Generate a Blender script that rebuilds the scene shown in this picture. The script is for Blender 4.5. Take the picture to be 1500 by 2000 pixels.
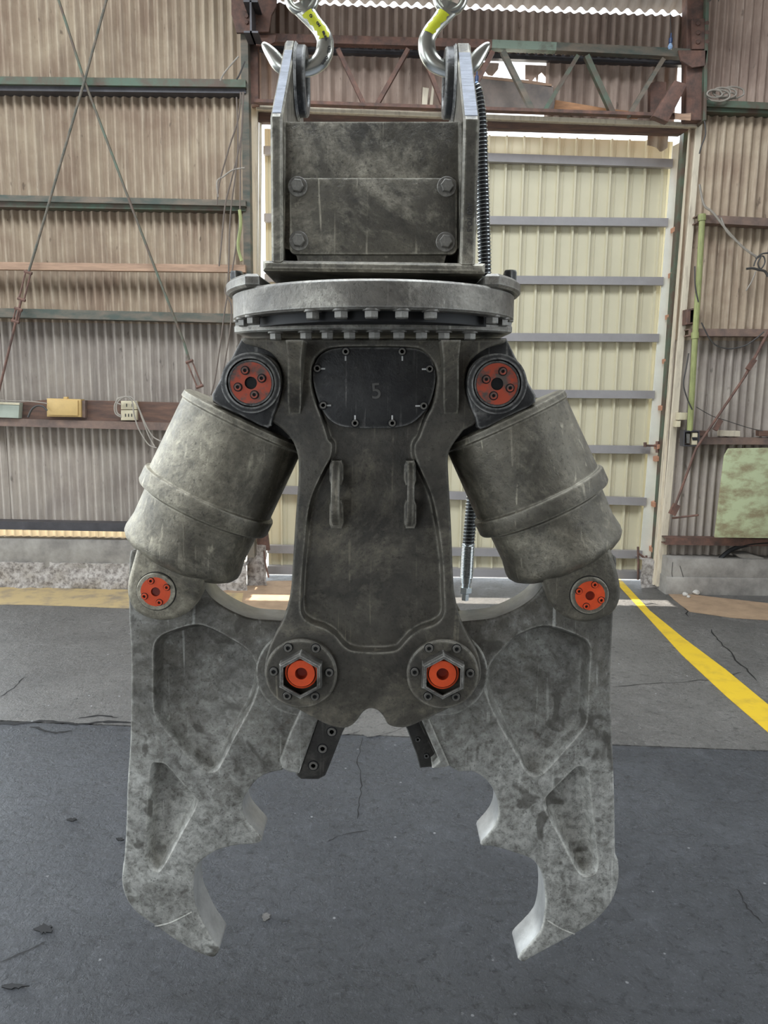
import bpy, bmesh, math, random
from mathutils import Vector, Matrix, noise
from mathutils.geometry import delaunay_2d_cdt
random.seed(7)
S = bpy.context.scene
for o in list(bpy.data.objects): bpy.data.objects.remove(o)
COL = S.collection

# ------------------------------------------------------------------ camera
FP, TILT, ROLL, CAMH = 1500.0, math.radians(8.9), math.radians(0.8), 1.5
_F = Vector((0, math.cos(TILT), -math.sin(TILT)))
_UW = Vector((0, math.sin(TILT), math.cos(TILT)))
_R = Vector((1, 0, 0))*math.cos(ROLL) + _UW*math.sin(ROLL)
_U = Vector((-1, 0, 0))*math.sin(ROLL) + _UW*math.cos(ROLL)
cd = bpy.data.cameras.new('camera'); cam = bpy.data.objects.new('camera', cd); COL.objects.link(cam)
cd.sensor_fit = 'VERTICAL'; cd.sensor_height = 36.0; cd.sensor_width = 27.0; cd.lens = 36.0*FP/2000.0
cd.clip_start = .05; cd.clip_end = 200
m = Matrix((_R, _U, -_F)).transposed().to_4x4(); m.translation = (0, 0, CAMH)
cam.matrix_world = m; S.camera = cam

# ------------------------------------------------------------------ sky, sun, exposure
W = bpy.data.worlds.new('sky'); S.world = W; W.use_nodes = True
bg = W.node_tree.nodes['Background']; bg.inputs[0].default_value = (0.86, 0.94, 1.0, 1); bg.inputs[1].default_value = 1.0
sd = bpy.data.lights.new('sun', 'SUN'); sun = bpy.data.objects.new('sun', sd); COL.objects.link(sun)
sd.energy = 4.0; sd.angle = math.radians(.5); sd.color = (1, .95, .86)
SUN_EL, SUN_AZ = math.radians(80.5), math.radians(4)
sun.rotation_euler = Vector((math.sin(SUN_AZ)*math.cos(SUN_EL), math.cos(SUN_AZ)*math.cos(SUN_EL), math.sin(SUN_EL))).to_track_quat('Z', 'Y').to_euler()
S.view_settings.view_transform = 'Standard'; S.view_settings.look = 'None'
S.view_settings.gamma = 1.0; S.view_settings.use_curve_mapping = False
sk = bpy.data.lights.new('skylight', 'AREA'); skl = bpy.data.objects.new('skylight', sk); COL.objects.link(skl)   # daylight through the roof lights over the hall
sk.shape = 'RECTANGLE'; sk.size = 7.0; sk.size_y = 2.4; sk.energy = 150; sk.color = (.86, .93, 1.0); skl.location = (-.6, 1.9, 5.85)
S.view_settings.exposure = 1.9

# ------------------------------------------------------------------ measuring: where a sight line meets a plane of known depth / the floor
def ray(px, py): return _F + _R*((px-750)/FP) - _U*((py-1000)/FP)
def U(px, py, Y):
    d = ray(px, py); return Vector((0, 0, CAMH)) + d*(Y/d.y)
def G(px, py, z=0.0):
    d = ray(px, py); return Vector((0, 0, CAMH)) + d*((z-CAMH)/d.z)
def K(px, py, Y): return (U(px+1, py, Y)-U(px, py, Y)).length
def PX(pts, Y): return [(v.x, v.z) for v in (U(a, b, Y) for a, b in pts)]
def Zm(pts, ox, oy, s): return [(ox+a/s, oy+b/s) for a, b in pts]
def crom(P, n=4, closed=True):
    out = []; N = len(P); rng = range(N if closed else N-1)
    for i in rng:
        p1, p2 = P[i], P[(i+1) % N]
        p0 = P[(i-1) % N] if closed or i > 0 else p1
        p3 = P[(i+2) % N] if closed or i+2 < N else p2
        for k in range(n):
            t = k/n
            out.append(tuple(.5*((2*b)+(-a+c)*t+(2*a-5*b+4*c-d)*t*t+(-a+3*b-3*c+d)*t**3) for a, b, c, d in zip(p0, p1, p2, p3)))
    if not closed: out.append(tuple(P[-1]))
    return out
def area(c): return .5*sum(c[i][0]*c[(i+1) % len(c)][1]-c[(i+1) % len(c)][0]*c[i][1] for i in range(len(c)))
def ccw(c): return c if area(c) > 0 else c[::-1]
def inset(c, d):
    n = len(c); out = []
    for i in range(n):
        a, b, e = Vector(c[i-1]), Vector(c[i]), Vector(c[(i+1) % n])
        u, v = b-a, e-b
        u = u.normalized() if u.length > 1e-9 else v.normalized(); v = v.normalized() if v.length > 1e-9 else u
        n1, n2 = Vector((-u.y, u.x)), Vector((-v.y, v.x))
        q = n1+n2; q = q.normalized() if q.length > 1e-6 else n1
        k = max(.55, q.dot(n1)); out.append(tuple(b+q*(d/k)))
    return out
def inside(p, c):
    r = False; n = len(c); x, y = p
    for i in range(n):
        (x1, y1), (x2, y2) = c[i], c[(i+1) % n]
        if (y1 > y) != (y2 > y) and x < (x2-x1)*(y-y1)/(y2-y1)+x1: r = not r
    return r
def clean(c, e=1e-4):
    out = []
    for p in c:
        if not out or (Vector(p)-Vector(out[-1])).length > e: out.append(p)
    if (Vector(out[0])-Vector(out[-1])).length <= e: out.pop()
    return out

# ------------------------------------------------------------------ mesh building
class MB:
    def __init__(s): s.v = []; s.f = []; s.mi = []
    def add(s, vs, fs, m=0):
        o = len(s.v); s.v += [tuple(v) for v in vs]; s.f += [tuple(i+o for i in f) for f in fs]; s.mi += [m]*len(fs); return s
    def xform(s, M): s.v = [tuple(M @ Vector(v)) for v in s.v]; return s
    def box(s, x0, x1, y0, y1, z0, z1, m=0):
        return s.add([(x0,y0,z0),(x1,y0,z0),(x1,y1,z0),(x0,y1,z0),(x0,y0,z1),(x1,y0,z1),(x1,y1,z1),(x0,y1,z1)],
              [(0,3,2,1),(4,5,6,7),(0,1,5,4),(1,2,6,5),(2,3,7,6),(3,0,4,7)], m)
    def rbox(s, x0, x1, y0, y1, z0, z1, b=.004, m=0):      # box with chamfered edges, facing -Y
        return s.plate([(x0,z0),(x1,z0),(x1,z1),(x0,z1)], y0, y1, bevel=b, nb=1, m=m)
    def bar(s, p, q, w, d, up=(0,-1,0), m=0, off=0.0):     # rectangular bar p->q; w across, d along 'up'
        p, q = Vector(p), Vector(q); t = (q-p).normalized(); u = Vector(up); u = (u-t*u.dot(t)).normalized(); r = t.cross(u)
        vs = []
        for e in (p, q):
            for a, b in ((-1,-1),(1,-1),(1,1),(-1,1)): vs.append(e+r*(a*w/2)+u*(b*d/2+off))
        return s.add(vs, [(0,1,2,3),(7,6,5,4),(0,4,5,1),(1,5,6,2),(2,6,7,3),(3,7,4,0)], m)
    def angle(s, p, q, w, d, t=.008, up=(0,-1,0), m=0):     # L-section steel angle: flange w in the wall plane, leg d towards the room
        p, q = Vector(p), Vector(q); T = (q-p).normalized(); u = Vector(up); u = (u-T*u.dot(T)).normalized(); r = T.cross(u)
        sec = [(-w/2,0),(w/2,0),(w/2,t),(-w/2+t,t),(-w/2+t,d),(-w/2,d)]; n = 6
        vs = [e+r*a+u*b for e in (p, q) for a, b in sec]
        return s.add(vs, [tuple(range(n)), tuple(range(2*n-1,n-1,-1))]+[(i,(i+1)%n,n+(i+1)%n,n+i) for i in range(n)], m)
    def tube(s, pts, r, n=8, m=0, ell=None, caps=True):     # swept round (or elliptical) section; r scalar or list
        P = [Vector(p) for p in pts]; N = len(P)
        R = r if isinstance(r, (list, tuple)) else [r]*N
        T = [((P[min(i+1,N-1)]-P[max(i-1,0)]).normalized() if (P[min(i+1,N-1)]-P[max(i-1,0)]).length > 1e-9 else Vector((0,0,1))) for i in range(N)]
        a = Vector((0,1,0)) if abs(T[0].y) < .9 else Vector((1,0,0))
        b = (a-T[0]*a.dot(T[0])).normalized(); vs = []
        for i in range(N):
            b = (b-T[i]*b.dot(T[i])).normalized(); c = T[i].cross(b)
            e = ell[i] if ell else R[i]
            for k in range(n):
                g = 2*math.pi*k/n; vs.append(P[i]+b*(math.cos(g)*e)+c*(math.sin(g)*R[i]))
        fs = [(i*n+k, i*n+(k+1)%n, (i+1)*n+(k+1)%n, (i+1)*n+k) for i in range(N-1) for k in range(n)]
        if caps: fs += [tuple(range(n)), tuple((N-1)*n+k for k in range(n-1,-1,-1))]
        return s.add(vs, fs, m)
    def revolve(s, prof, org, axis, n=48, m=0, phase=0.0, cap=True):  # prof: (radius, distance along axis)
        A = Vector(axis).normalized(); h = Vector((0,1,0)) if abs(A.y) < .9 else Vector((1,0,0))
        b = (h-A*h.dot(A)).normalized(); c = A.cross(b); O = Vector(org); vs = []; fs = []
        for r, d in prof:
            for k in range(n):
                g = 2*math.pi*k/n+phase; vs.append(O+A*d+b*(math.cos(g)*r)+c*(math.sin(g)*r))
        L = len(prof)
        fs = [(i*n+k, i*n+(k+1)%n, (i+1)*n+(k+1)%n, (i+1)*n+k) for i in range(L-1) for k in range(n)]
        if cap and prof[0][0] > 1e-6: fs.append(tuple(range(n-1,-1,-1)))
        if cap and prof[-1][0] > 1e-6: fs.append(tuple((L-1)*n+k for k in range(n)))
        return s.add(vs, fs, m)
    def ring(s, prof, org, axis, n=48, m=0):                # closed profile (a ring)
        A = Vector(axis).normalized(); h = Vector((0,1,0)) if abs(A.y) < .9 else Vector((1,0,0))
        b = (h-A*h.dot(A)).normalized(); c = A.cross(b); O = Vector(org)
        vs = [O+A*d+b*(math.cos(2*math.pi*k/n)*r)+c*(math.sin(2*math.pi*k/n)*r) for r, d in prof for k in range(n)]; L = len(prof)
        return s.add(vs, [(i*n+k, i*n+(k+1)%n, ((i+1)%L)*n+(k+1)%n, ((i+1)%L)*n+k) for i in range(L) for k in range(n)], m)
    def strip(s, A, yA, B, yB, m=0):
        n = len(A); return s.add([(a[0],yA,a[1]) for a in A]+[(b[0],yB,b[1]) for b in B], [(i,(i+1)%n,n+(i+1)%n,n+i) for i in range(n)], m)
    def fill(s, c, y, holes=(), m=0):
        loops = [list(c)]+[list(h) for h in holes]; flat = [Vector((p[0], p[1])) for l in loops for p in l]; ed = []; o = 0
        for l in loops: ed += [(o+i, o+(i+1) % len(l)) for i in range(len(l))]; o += len(l)
        V, _, Fc, *_r = delaunay_2d_cdt(flat, ed, [], 0, 1e-7)
        keep = []
        for t in Fc:
            g = sum((V[k] for k in t), Vector((0, 0)))/len(t)
            if inside(g, loops[0]) and not any(inside(g, h) for h in loops[1:]): keep.append(tuple(t))
        return s.add([(p.x, y, p.y) for p in V], keep, m)
    def plate(s, c, y0, y1, pockets=(), holes=(), bevel=.004, nb=2, m=0, pm=None, sm=None):
        """plate in the XZ plane, front at y0, back at y1; pockets: (contour, depth, wall width); holes go through"""
        c = ccw(clean(c)); H = [ccw(clean(h)) for h in holes]; PK = [(ccw(clean(q)), d, w) for q, d, w in pockets]
        rings = []
        for i in range(nb+1):
            a = math.pi/2*i/nb; rings.append((bevel*(1-math.sin(a)), bevel*(1-math.cos(a))))
        s.fill(inset(c, bevel), y0, [inset(h, -bevel) for h in H]+[q for q, _, _ in PK], m)
        s.fill(inset(c, bevel), y1, [inset(h, -bevel) for h in H], m)
        for cc, sg in [(c, 1)]+[(h, -1) for h in H]:
            for (o1, d1), (o2, d2) in zip(rings, rings[1:]):
                s.strip(inset(cc, sg*o1), y0+d1, inset(cc, sg*o2), y0+d2, m); s.strip(inset(cc, sg*o1), y1-d1, inset(cc, sg*o2), y1-d2, m)
            s.strip(cc, y0+bevel, cc, y1-bevel, m if sm is None else sm)
        for q, d, w in PK:
            st = [(0,0),(.12,.05),(.3,.25),(.6,.7),(.82,.93),(1,1)]
            for (a, b), (e, f) in zip(st, st[1:]): s.strip(inset(q, a*w), y0+b*d, inset(q, e*w), y0+f*d, m if pm is None else pm)
            s.fill(inset(q, w), y0+d, (), m if pm is None else pm)
        return s
    def prismx(s, c, x0, x1, m=0, bevel=.003, holes=()):    # plate in the YZ plane (points are (y,z)), thick along X
        t = MB().plate(c, x0, x1, bevel=bevel, nb=1, holes=holes); s.add([(y, x, z) for x, y, z in t.v], t.f, m); return s
    def prismz(s, c, z0, z1, m=0, bevel=.003):              # plate in the XY plane
        t = MB().plate(c, z0, z1, bevel=bevel, nb=1); s.add([(x, z, y) for x, y, z in t.v], t.f, m); return s

BASE = {}
def tag(o, label=None, cat=None, group=None, kind=None):
    if label: o['label'] = label
    if cat: o['category'] = cat
    if group: o['group'] = group
    if kind: o['kind'] = kind
    return o
def empty(name, loc, label=None, cat=None, group=None, kind=None):
    o = bpy.data.objects.new(name, None); COL.objects.link(o); o.location = loc; o.empty_display_size = .1
    BASE[o.name] = Vector(loc); return tag(o, label, cat, group, kind)
def mesh(name, mb, mats, sharp=32, wn=True):
    me = bpy.data.meshes.new(name); me.from_pydata(mb.v, [], mb.f); me.validate()
    for mt in (mats if isinstance(mats, (list, tuple)) else [mats]): me.materials.append(mt)
    bm = bmesh.new(); bm.from_mesh(me)
    if len(bm.faces) == len(mb.mi):
        for f, k in zip(bm.faces, mb.mi): f.material_index = k
    bmesh.ops.remove_doubles(bm, verts=bm.verts, dist=1e-5); bmesh.ops.recalc_face_normals(bm, faces=bm.faces)
    for f in bm.faces: f.smooth = True
    bm.to_mesh(me); bm.free(); me.set_sharp_from_angle(angle=math.radians(sharp)); return me
def obj(name, mb, mats, parent=None, label=None, cat=None, group=None, kind=None, sharp=32):
    """top-level: origin at the mesh's bottom centre; child: shares the origin of its thing"""
    if parent: b = BASE[parent.name]
    else:
        xs, ys, zs = zip(*mb.v); b = Vector(((min(xs)+max(xs))/2, (min(ys)+max(ys))/2, min(zs)))
    mb.v = [tuple(Vector(v)-b) for v in mb.v]
    o = bpy.data.objects.new(name, mesh(name, mb, mats, sharp)); COL.objects.link(o); BASE[o.name] = b
    if parent: o.parent = parent
    else: o.location = b
    return tag(o, label, cat, group, kind)
def inst(name, me, parent, loc, rot=None, label=None):      # one more object that shares mesh data
    o = bpy.data.objects.new(name, me); COL.objects.link(o); o.parent = parent
    o.matrix_local = Matrix.Translation(Vector(loc)-BASE[parent.name]) @ (rot if rot else Matrix())
    if label: o['label'] = label
    return o
TOCAM = Matrix.Rotation(math.pi/2, 4, 'X'); DOWN = Matrix.Rotation(math.pi, 4, 'X')
_bolt = {}
def hexbolt(r, h, mat, washer=0.0):
    k = ('hex', round(r,5), round(h,5), mat.name, washer)
    if k not in _bolt:
        b = MB()
        if washer: b.revolve([(washer,-.001),(washer,.0025),(washer-.001,.0035),(0,.0035)], (0,0,0), (0,0,1), 20)
        z = .0035 if washer else -.001
        b.revolve([(r,z),(r,z+h*.82),(r*.86,z+h),(0,z+h)], (0,0,0), (0,0,1), 6)
        _bolt[k] = mesh('bolt', b, mat, 20)
    return _bolt[k]
def sockbolt(r, h, mat, dark, groove=1.32):
    k = ('sock', round(r,5), round(h,5), mat.name, groove)
    if k not in _bolt:
        b = MB(); n = 16
        b.revolve([(r,-.001),(r,h*.85),(r*.93,h),(r*.54,h)], (0,0,0), (0,0,1), n, cap=False)
        b.revolve([(r*.54,h),(r*.5,h*.2)], (0,0,0), (0,0,1), n, cap=False); b.revolve([(r*.5,h*.2),(0,h*.2)], (0,0,0), (0,0,1), n, m=1)
        b.v = b.v; b.ring([(r*groove,-.0005),(r*groove,.0007),(r,.0007),(r,-.0005)], (0,0,0), (0,0,1), n, m=1)
        _bolt[k] = mesh('socket_bolt', b, [mat, dark], 25)
    return _bolt[k]

# ------------------------------------------------------------------ materials
def nt(name):
    mt = bpy.data.materials.new(name); mt.use_nodes = True; t = mt.node_tree; b = t.nodes['Principled BSDF']; return mt, t, b
def N(t, typ, **kw):
    n = t.nodes.new(typ)
    for k, v in kw.items():
        if k.startswith('i_'): n.inputs[k[2:].replace('_', ' ')].default_value = v
        else: setattr(n, k, v)
    return n
def coords(t, scale=(1,1,1), kind='Object'):
    c = t.nodes.new('ShaderNodeTexCoord'); mp = t.nodes.new('ShaderNodeMapping'); mp.inputs['Scale'].default_value = scale
    t.links.new(c.outputs[kind], mp.inputs['Vector']); return mp.outputs['Vector']
def noisef(t, vec, scale, detail=6, rough=.6, dist=0.0):
    n = N(t, 'ShaderNodeTexNoise'); n.inputs['Scale'].default_value = scale; n.inputs['Detail'].default_value = detail
    n.inputs['Roughness'].default_value = rough; n.inputs['Distortion'].default_value = dist; t.links.new(vec, n.inputs['Vector']); return n.outputs['Fac']
def ramp(t, fac, a, b, lo=0.0, hi=1.0):
    r = N(t, 'ShaderNodeMapRange'); r.inputs['From Min'].default_value = a; r.inputs['From Max'].default_value = b
    r.inputs['To Min'].default_value = lo; r.inputs['To Max'].default_value = hi; t.links.new(fac, r.inputs['Value']); return r.outputs['Result']
def mix(t, fac, a, b, blend='MIX'):
    m = N(t, 'ShaderNodeMix', data_type='RGBA', blend_type=blend)
    if isinstance(fac, float): m.inputs[0].default_value = fac
    else: t.links.new(fac, m.inputs[0])
    for i, c in ((6, a), (7, b)):
        if isinstance(c, tuple): m.inputs[i].default_value = (*c, 1)
        else: t.links.new(c, m.inputs[i])
    return m.outputs[2]
def math2(t, op, a, b=None):
    m = N(t, 'ShaderNodeMath', operation=op)
    for i, x in ((0, a), (1, b)):
        if x is None: continue
        if isinstance(x, (int, float)): m.inputs[i].default_value = x
        else: t.links.new(x, m.inputs[i])
    return m.outputs[0]
def bump(t, b, h, strength=.3, dist=.01):
    n = N(t, 'ShaderNodeBump'); n.inputs['Strength'].default_value = strength; n.inputs['Distance'].default_value = dist
    t.links.new(h, n.inputs['Height']); t.links.new(n.outputs[0], b.inputs['Normal'])
def edgewear(t, radius=.006, lo=.985, hi=.90):
    bv = N(t, 'ShaderNodeBevel', samples=4); bv.inputs['Radius'].default_value = radius
    g = N(t, 'ShaderNodeNewGeometry'); d = N(t, 'ShaderNodeVectorMath', operation='DOT_PRODUCT')
    t.links.new(bv.outputs[0], d.inputs[0]); t.links.new(g.outputs['Normal'], d.inputs[1]); return ramp(t, d.outputs['Value'], lo, hi)
def scratches(t, rot, sc, thr):
    c = t.nodes.new('ShaderNodeTexCoord'); mp = t.nodes.new('ShaderNodeMapping'); mp.inputs['Rotation'].default_value = (0, rot, 0); mp.inputs['Scale'].default_value = (sc, sc, sc*.045)
    t.links.new(c.outputs['Object'], mp.inputs['Vector']); return ramp(t, noisef(t, mp.outputs['Vector'], 1.0, 2, .4, .6), thr, thr+.05)
def steel(name, dark, mid, light, dust=.5, dustscale=3.0, rough=.55, metal=.35, bmp=.25, edge=None, edgecol=(.42,.42,.40), rust=None, zwear=None, blotch=None):
    mt, t, b = nt(name); v = coords(t)
    n1 = noisef(t, v, 8, 9, .72, .3); col = mix(t, ramp(t, n1, .36, .64), dark, mid)
    n2 = noisef(t, v, dustscale, 10, .74, .5); f2 = ramp(t, n2, .60-.20*dust, .74-.12*dust)
    if zwear:                                   # worn bright towards the biting end: zwear = (height where it starts, height where it is full)
        sx = N(t, 'ShaderNodeSeparateXYZ'); t.links.new(v, sx.inputs[0]); zz = math2(t, 'ADD', sx.outputs[2], ramp(t, n2, .3, .7, -.22, .22))
        w = ramp(t, zz, zwear[0], zwear[1]); f2 = math2(t, 'MAXIMUM', math2(t, 'MULTIPLY', f2, .6), math2(t, 'MULTIPLY', w, ramp(t, n1, .34, .58, .58, 1.0)))
    n3 = noisef(t, v, 45, 6, .75, .4); n6 = noisef(t, v, 160, 3, .6)
    f2 = math2(t, 'MULTIPLY', f2, ramp(t, n3, .36, .60, .25, 1.0)); col = mix(t, f2, col, light)
    fl_ = math2(t, 'MULTIPLY', ramp(t, n3, .60, .70), ramp(t, n1, .45, .6)); col = mix(t, math2(t, 'MULTIPLY', fl_, .55), col, light)
    s1 = scratches(t, .35, 55, .68); s2 = scratches(t, -1.0, 60, .69); s3 = scratches(t, 1.45, 70, .70)
    sc = math2(t, 'MULTIPLY', math2(t, 'MAXIMUM', math2(t, 'MAXIMUM', s1, s2), s3), ramp(t, n1, .42, .6)); col = mix(t, math2(t, 'MULTIPLY', sc, .55), col, tuple(min(1, x*1.25) for x in light))
    col = mix(t, math2(t, 'MULTIPLY', ramp(t, n6, .42, .30), .55), col, tuple(x*.6 for x in dark))
    if blotch:
        n5 = noisef(t, v, 13, 3, .5, .6); col = mix(t, math2(t, 'MULTIPLY', ramp(t, n5, .61, .66), .7), col, blotch)
    if rust:
        n4 = noisef(t, v, 5, 6, .7, .8); col = mix(t, math2(t, 'MULTIPLY', ramp(t, n4, .64, .72), .6), col, rust)
    if edge: col = mix(t, math2(t, 'MULTIPLY', edgewear(t, edge), ramp(t, n3, .38, .58, .1, .95)), col, edgecol)
    t.links.new(col, b.inputs['Base Color']); b.inputs['Metallic'].default_value = metal
    t.links.new(ramp(t, n3, .3, .7, rough-.12, rough+.15), b.inputs['Roughness'])
    hh = math2(t, 'ADD', math2(t, 'MULTIPLY', n1, .9), math2(t, 'ADD', math2(t, 'MULTIPLY', n3, .35), math2(t, 'MULTIPLY', n6, .08))); bump(t, b, hh, bmp, .008); return mt
def simple(name, col, rough=.6, metal=0.0, var=.15, scale=12, bmp=.0, col2=None, sc=(1,1,1), thr=(.35,.68)):
    mt, t, b = nt(name); v = coords(t, sc); n = noisef(t, v, scale, 6, .65)
    c2 = col2 if col2 else tuple(max(0, x*(1-2*var)) for x in col)
    t.links.new(mix(t, ramp(t, n, *thr), c2, col), b.inputs['Base Color']); b.inputs['Roughness'].default_value = rough; b.inputs['Metallic'].default_value = metal
    if bmp: bump(t, b, n, bmp, .004)
    return mt
def slate(name, base, dirt, streak, light):
    mt, t, b = nt(name); v = coords(t); vs = coords(t, (9, 9, .7)); o = N(t, 'ShaderNodeObjectInfo')
    n1 = noisef(t, v, 2.2, 6, .65, .3); col = mix(t, ramp(t, n1, .36, .66), dirt, base)
    n2 = noisef(t, vs, 2.0, 6, .7); col = mix(t, math2(t, 'MULTIPLY', ramp(t, n2, .5, .72), .65), col, streak)
    n3 = noisef(t, vs, 5.0, 4, .6); col = mix(t, math2(t, 'MULTIPLY', ramp(t, n3, .55, .75), .5), col, light)
    n4 = noisef(t, coords(t, (1,1,.35)), 26, 3, .6); col = mix(t, math2(t, 'MULTIPLY', ramp(t, n4, .66, .74), .7), col, tuple(x*.4 for x in dirt))
    hs = N(t, 'ShaderNodeHueSaturation'); t.links.new(ramp(t, o.outputs['Random'], 0, 1, .88, 1.08), hs.inputs['Value']); t.links.new(col, hs.inputs['Color'])
    t.links.new(hs.outputs[0], b.inputs['Base Color']); b.inputs['Roughness'].default_value = .88; bump(t, b, n4, .12, .004); return mt
M = {}
M['body'] = steel('dark_cast_steel', (.046,.042,.035), (.120,.108,.086), (.32,.285,.215), .44, 3.4, .46, .12, .55, edge=.008, edgecol=(.46,.43,.36))
M['bracket'] = steel('bracket_steel', (.056,.051,.042), (.15,.136,.107), (.54,.495,.39), .48, 3.6, .40, .25, .55, edge=.007, edgecol=(.55,.52,.43))
M['ring'] = steel('ring_steel', (.10,.092,.08), (.25,.232,.20), (.56,.53,.46), .6, 4.5, .38, .35, .6, edge=.005)
M['cyl'] = steel('cylinder_steel', (.085,.077,.061), (.21,.19,.147), (.56,.51,.39), .60, 3.4, .40, .3, .65, edge=.007, edgecol=(.56,.52,.42))
M['lug'] = steel('dark_lug_steel', (.022,.022,.023), (.052,.051,.049), (.26,.25,.23), .30, 5.5, .38, .25, .45, edge=.008, edgecol=(.50,.49,.46))
M['jaw'] = steel('worn_jaw_steel', (.072,.065,.054), (.155,.142,.115), (.68,.675,.625), .58, 3.4, .44, .18, .6, edge=.007, edgecol=(.70,.68,.61), rust=(.13,.08,.055), zwear=(.86,.40), blotch=(.09,.082,.068))
M['nut'] = steel('nut_steel', (.06,.056,.05), (.12,.112,.098), (.42,.40,.36), .45, 8, .4, .35, .5, edge=.006, edgecol=(.62,.60,.55))
M['blade'] = steel('blade_steel', (.030,.028,.025), (.06,.056,.05), (.15,.14,.12), .35, 6, .5, .3, .35, edge=.005)
M['dark'] = simple('flat_black', (.008,.008,.009), .6)  # near-black for holes, gaps, cracks and closed insides
M['bolt'] = steel('bolt_steel', (.14,.132,.118), (.26,.248,.22), (.55,.53,.47), .5, 20, .4, .35, .3)
M['orange'] = simple('orange_paint', (.92,.11,.028), .45, 0, .12, 18, .2)
M['orange_worn'] = simple('worn_orange_paint', (.52,.085,.04), .5, 0, .2, 26, .2, col2=(.13,.10,.085), thr=(.42,.54))
M['orange_deep'] = simple('deep_orange_paint', (.30,.03,.012), .3)  # darker orange for the holes in the pin ends
M['white_mark'] = simple('white_paint_pen', (.75,.75,.72), .6)
M['hook'] = simple('polished_hook_steel', (.62,.62,.56), .25, .9, .15, 14, .05)
M['yellow_hook'] = simple('yellow_hook_paint', (.72,.74,.03), .5, 0, .12, 30)
M['ink'] = simple('dark_lettering', (.06,.055,.05), .6)
M['rubber'] = simple('black_rubber', (.012,.012,.013), .5)
M['zinc'] = simple('zinc_plated_steel', (.60,.64,.64), .25, .85, .08, 30)
M['cutedge'] = simple('flame_cut_steel', (.20,.215,.25), .40, .35, .25, 22, .7, sc=(1,1,9))
M['jaw_side'] = simple('bare_rubbed_steel_lit', (.62,.62,.60), .36, .35, .2, 16, .4, col2=(.40,.40,.39))  # bare cut steel, colour made paler to carry the light on these faces
M['slate_tan'] = slate('tan_slate_sheet', (.44,.355,.255), (.285,.205,.145), (.205,.15,.11), (.61,.52,.395))
M['slate_grey'] = slate('grey_slate_sheet', (.43,.375,.315), (.295,.25,.215), (.21,.18,.155), (.60,.54,.465))
M['slate_brown'] = slate('brown_slate_sheet', (.44,.335,.27), (.28,.20,.16), (.20,.145,.115), (.57,.455,.375))
M['slate_light'] = slate('pale_slate_sheet', (.62,.54,.42), (.50,.42,.32), (.40,.33,.25), (.75,.68,.56))
def frp():
    mt, t, b = nt('translucent_sheet'); tr = N(t, 'ShaderNodeBsdfTranslucent'); tr.inputs[0].default_value = (.80,.72,.58,1); mx = N(t, 'ShaderNodeMixShader'); mx.inputs[0].default_value = .65
    b.inputs['Base Color'].default_value = (.62,.52,.38,1); b.inputs['Roughness'].default_value = .6
    t.links.new(b.outputs[0], mx.inputs[1]); t.links.new(tr.outputs[0], mx.inputs[2]); t.links.new(mx.outputs[0], t.nodes['Material Output'].inputs[0]); return mt
M['frp'] = frp()
M['green_steel'] = simple('green_painted_rusty_steel', (.085,.125,.085), .6, .1, .2, 6, .2, col2=(.10,.068,.048), thr=(.42,.62))
M['green_pale'] = simple('pale_green_paint', (.20,.25,.19), .6, 0, .2, 7, .1, col2=(.12,.12,.09), thr=(.36,.5))
M['rust_steel'] = simple('rusty_steel', (.205,.105,.075), .75, .1, .25, 14, .3, col2=(.085,.055,.045))
M['brown_rail'] = simple('brown_painted_rail', (.24,.155,.115), .65, 0, .2, 10, .15, col2=(.12,.085,.07))
M['dark_rail'] = simple('dark_grey_rail', (.075,.07,.075), .5, .2, .2, 10, .1)
M['girt_mix'] = simple('rust_and_green_girt', (.20,.15,.11), .7, .1, .2, 5, .2, col2=(.07,.085,.07), sc=(1,1,3))
M['wood_pink'] = simple('pinkish_timber', (.46,.29,.19), .7, 0, .2, 8, .1, sc=(.6,6,6))
M['wood_cream'] = simple('cream_painted_timber', (.62,.54,.41), .65, 0, .12, 6, .1, col2=(.40,.33,.25), sc=(5,5,.8), thr=(.3,.5))
M['wood_orange'] = simple('orange_timber', (.42,.20,.085), .65, 0, .2, 10, .1, sc=(1,6,6))
M['wood_brown'] = simple('brown_timber', (.16,.085,.055), .7, 0, .25, 7, .15, col2=(.075,.045,.035), sc=(.8,5,5))
M['door'] = simple('cream_steel_sheet', (.60,.545,.385), .5, 0, .05, 1.5, 0, col2=(.54,.49,.345))
M['door_flap'] = simple('pale_flashing', (.70,.69,.60), .55, 0, .08, 3)
M['door_rail'] = simple('grey_steel_rail', (.33,.31,.305), .45, .2, .08, 6)
M['concrete'] = simple('weathered_concrete', (.36,.335,.295), .9, 0, .25, 4, .5, col2=(.16,.145,.13))
M['aggregate'] = simple('rough_aggregate_concrete', (.42,.385,.35), .95, 0, .3, 34, 1.0, col2=(.16,.14,.125), thr=(.36,.58))
M['box_yellow'] = simple('yellowed_plastic', (.62,.42,.16), .5, 0, .1, 8)
M['box_cream'] = simple('cream_plastic', (.66,.58,.40), .5, 0, .1, 10)
M['box_green'] = simple('pale_green_panel', (.42,.46,.38), .6, 0, .1, 6)
M['board_green'] = simple('scuffed_green_board', (.42,.46,.27), .6, 0, .2, 4, .1, col2=(.24,.20,.11), sc=(1.1,1,2.0), thr=(.40,.56))
M['cable_grey'] = simple('grey_cable', (.34,.30,.25), .6)
M['cable_brown'] = simple('brown_wire', (.15,.115,.09), .6)
M['emboss'] = simple('embossed_dark_steel', (.14,.135,.125), .45, .2)
M['cable_dark'] = simple('dark_cable', (.06,.055,.05), .6)
M['pipe_green'] = simple('olive_conduit', (.34,.36,.14), .55, 0, .2, 7, 0, sc=(4,4,1))
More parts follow.
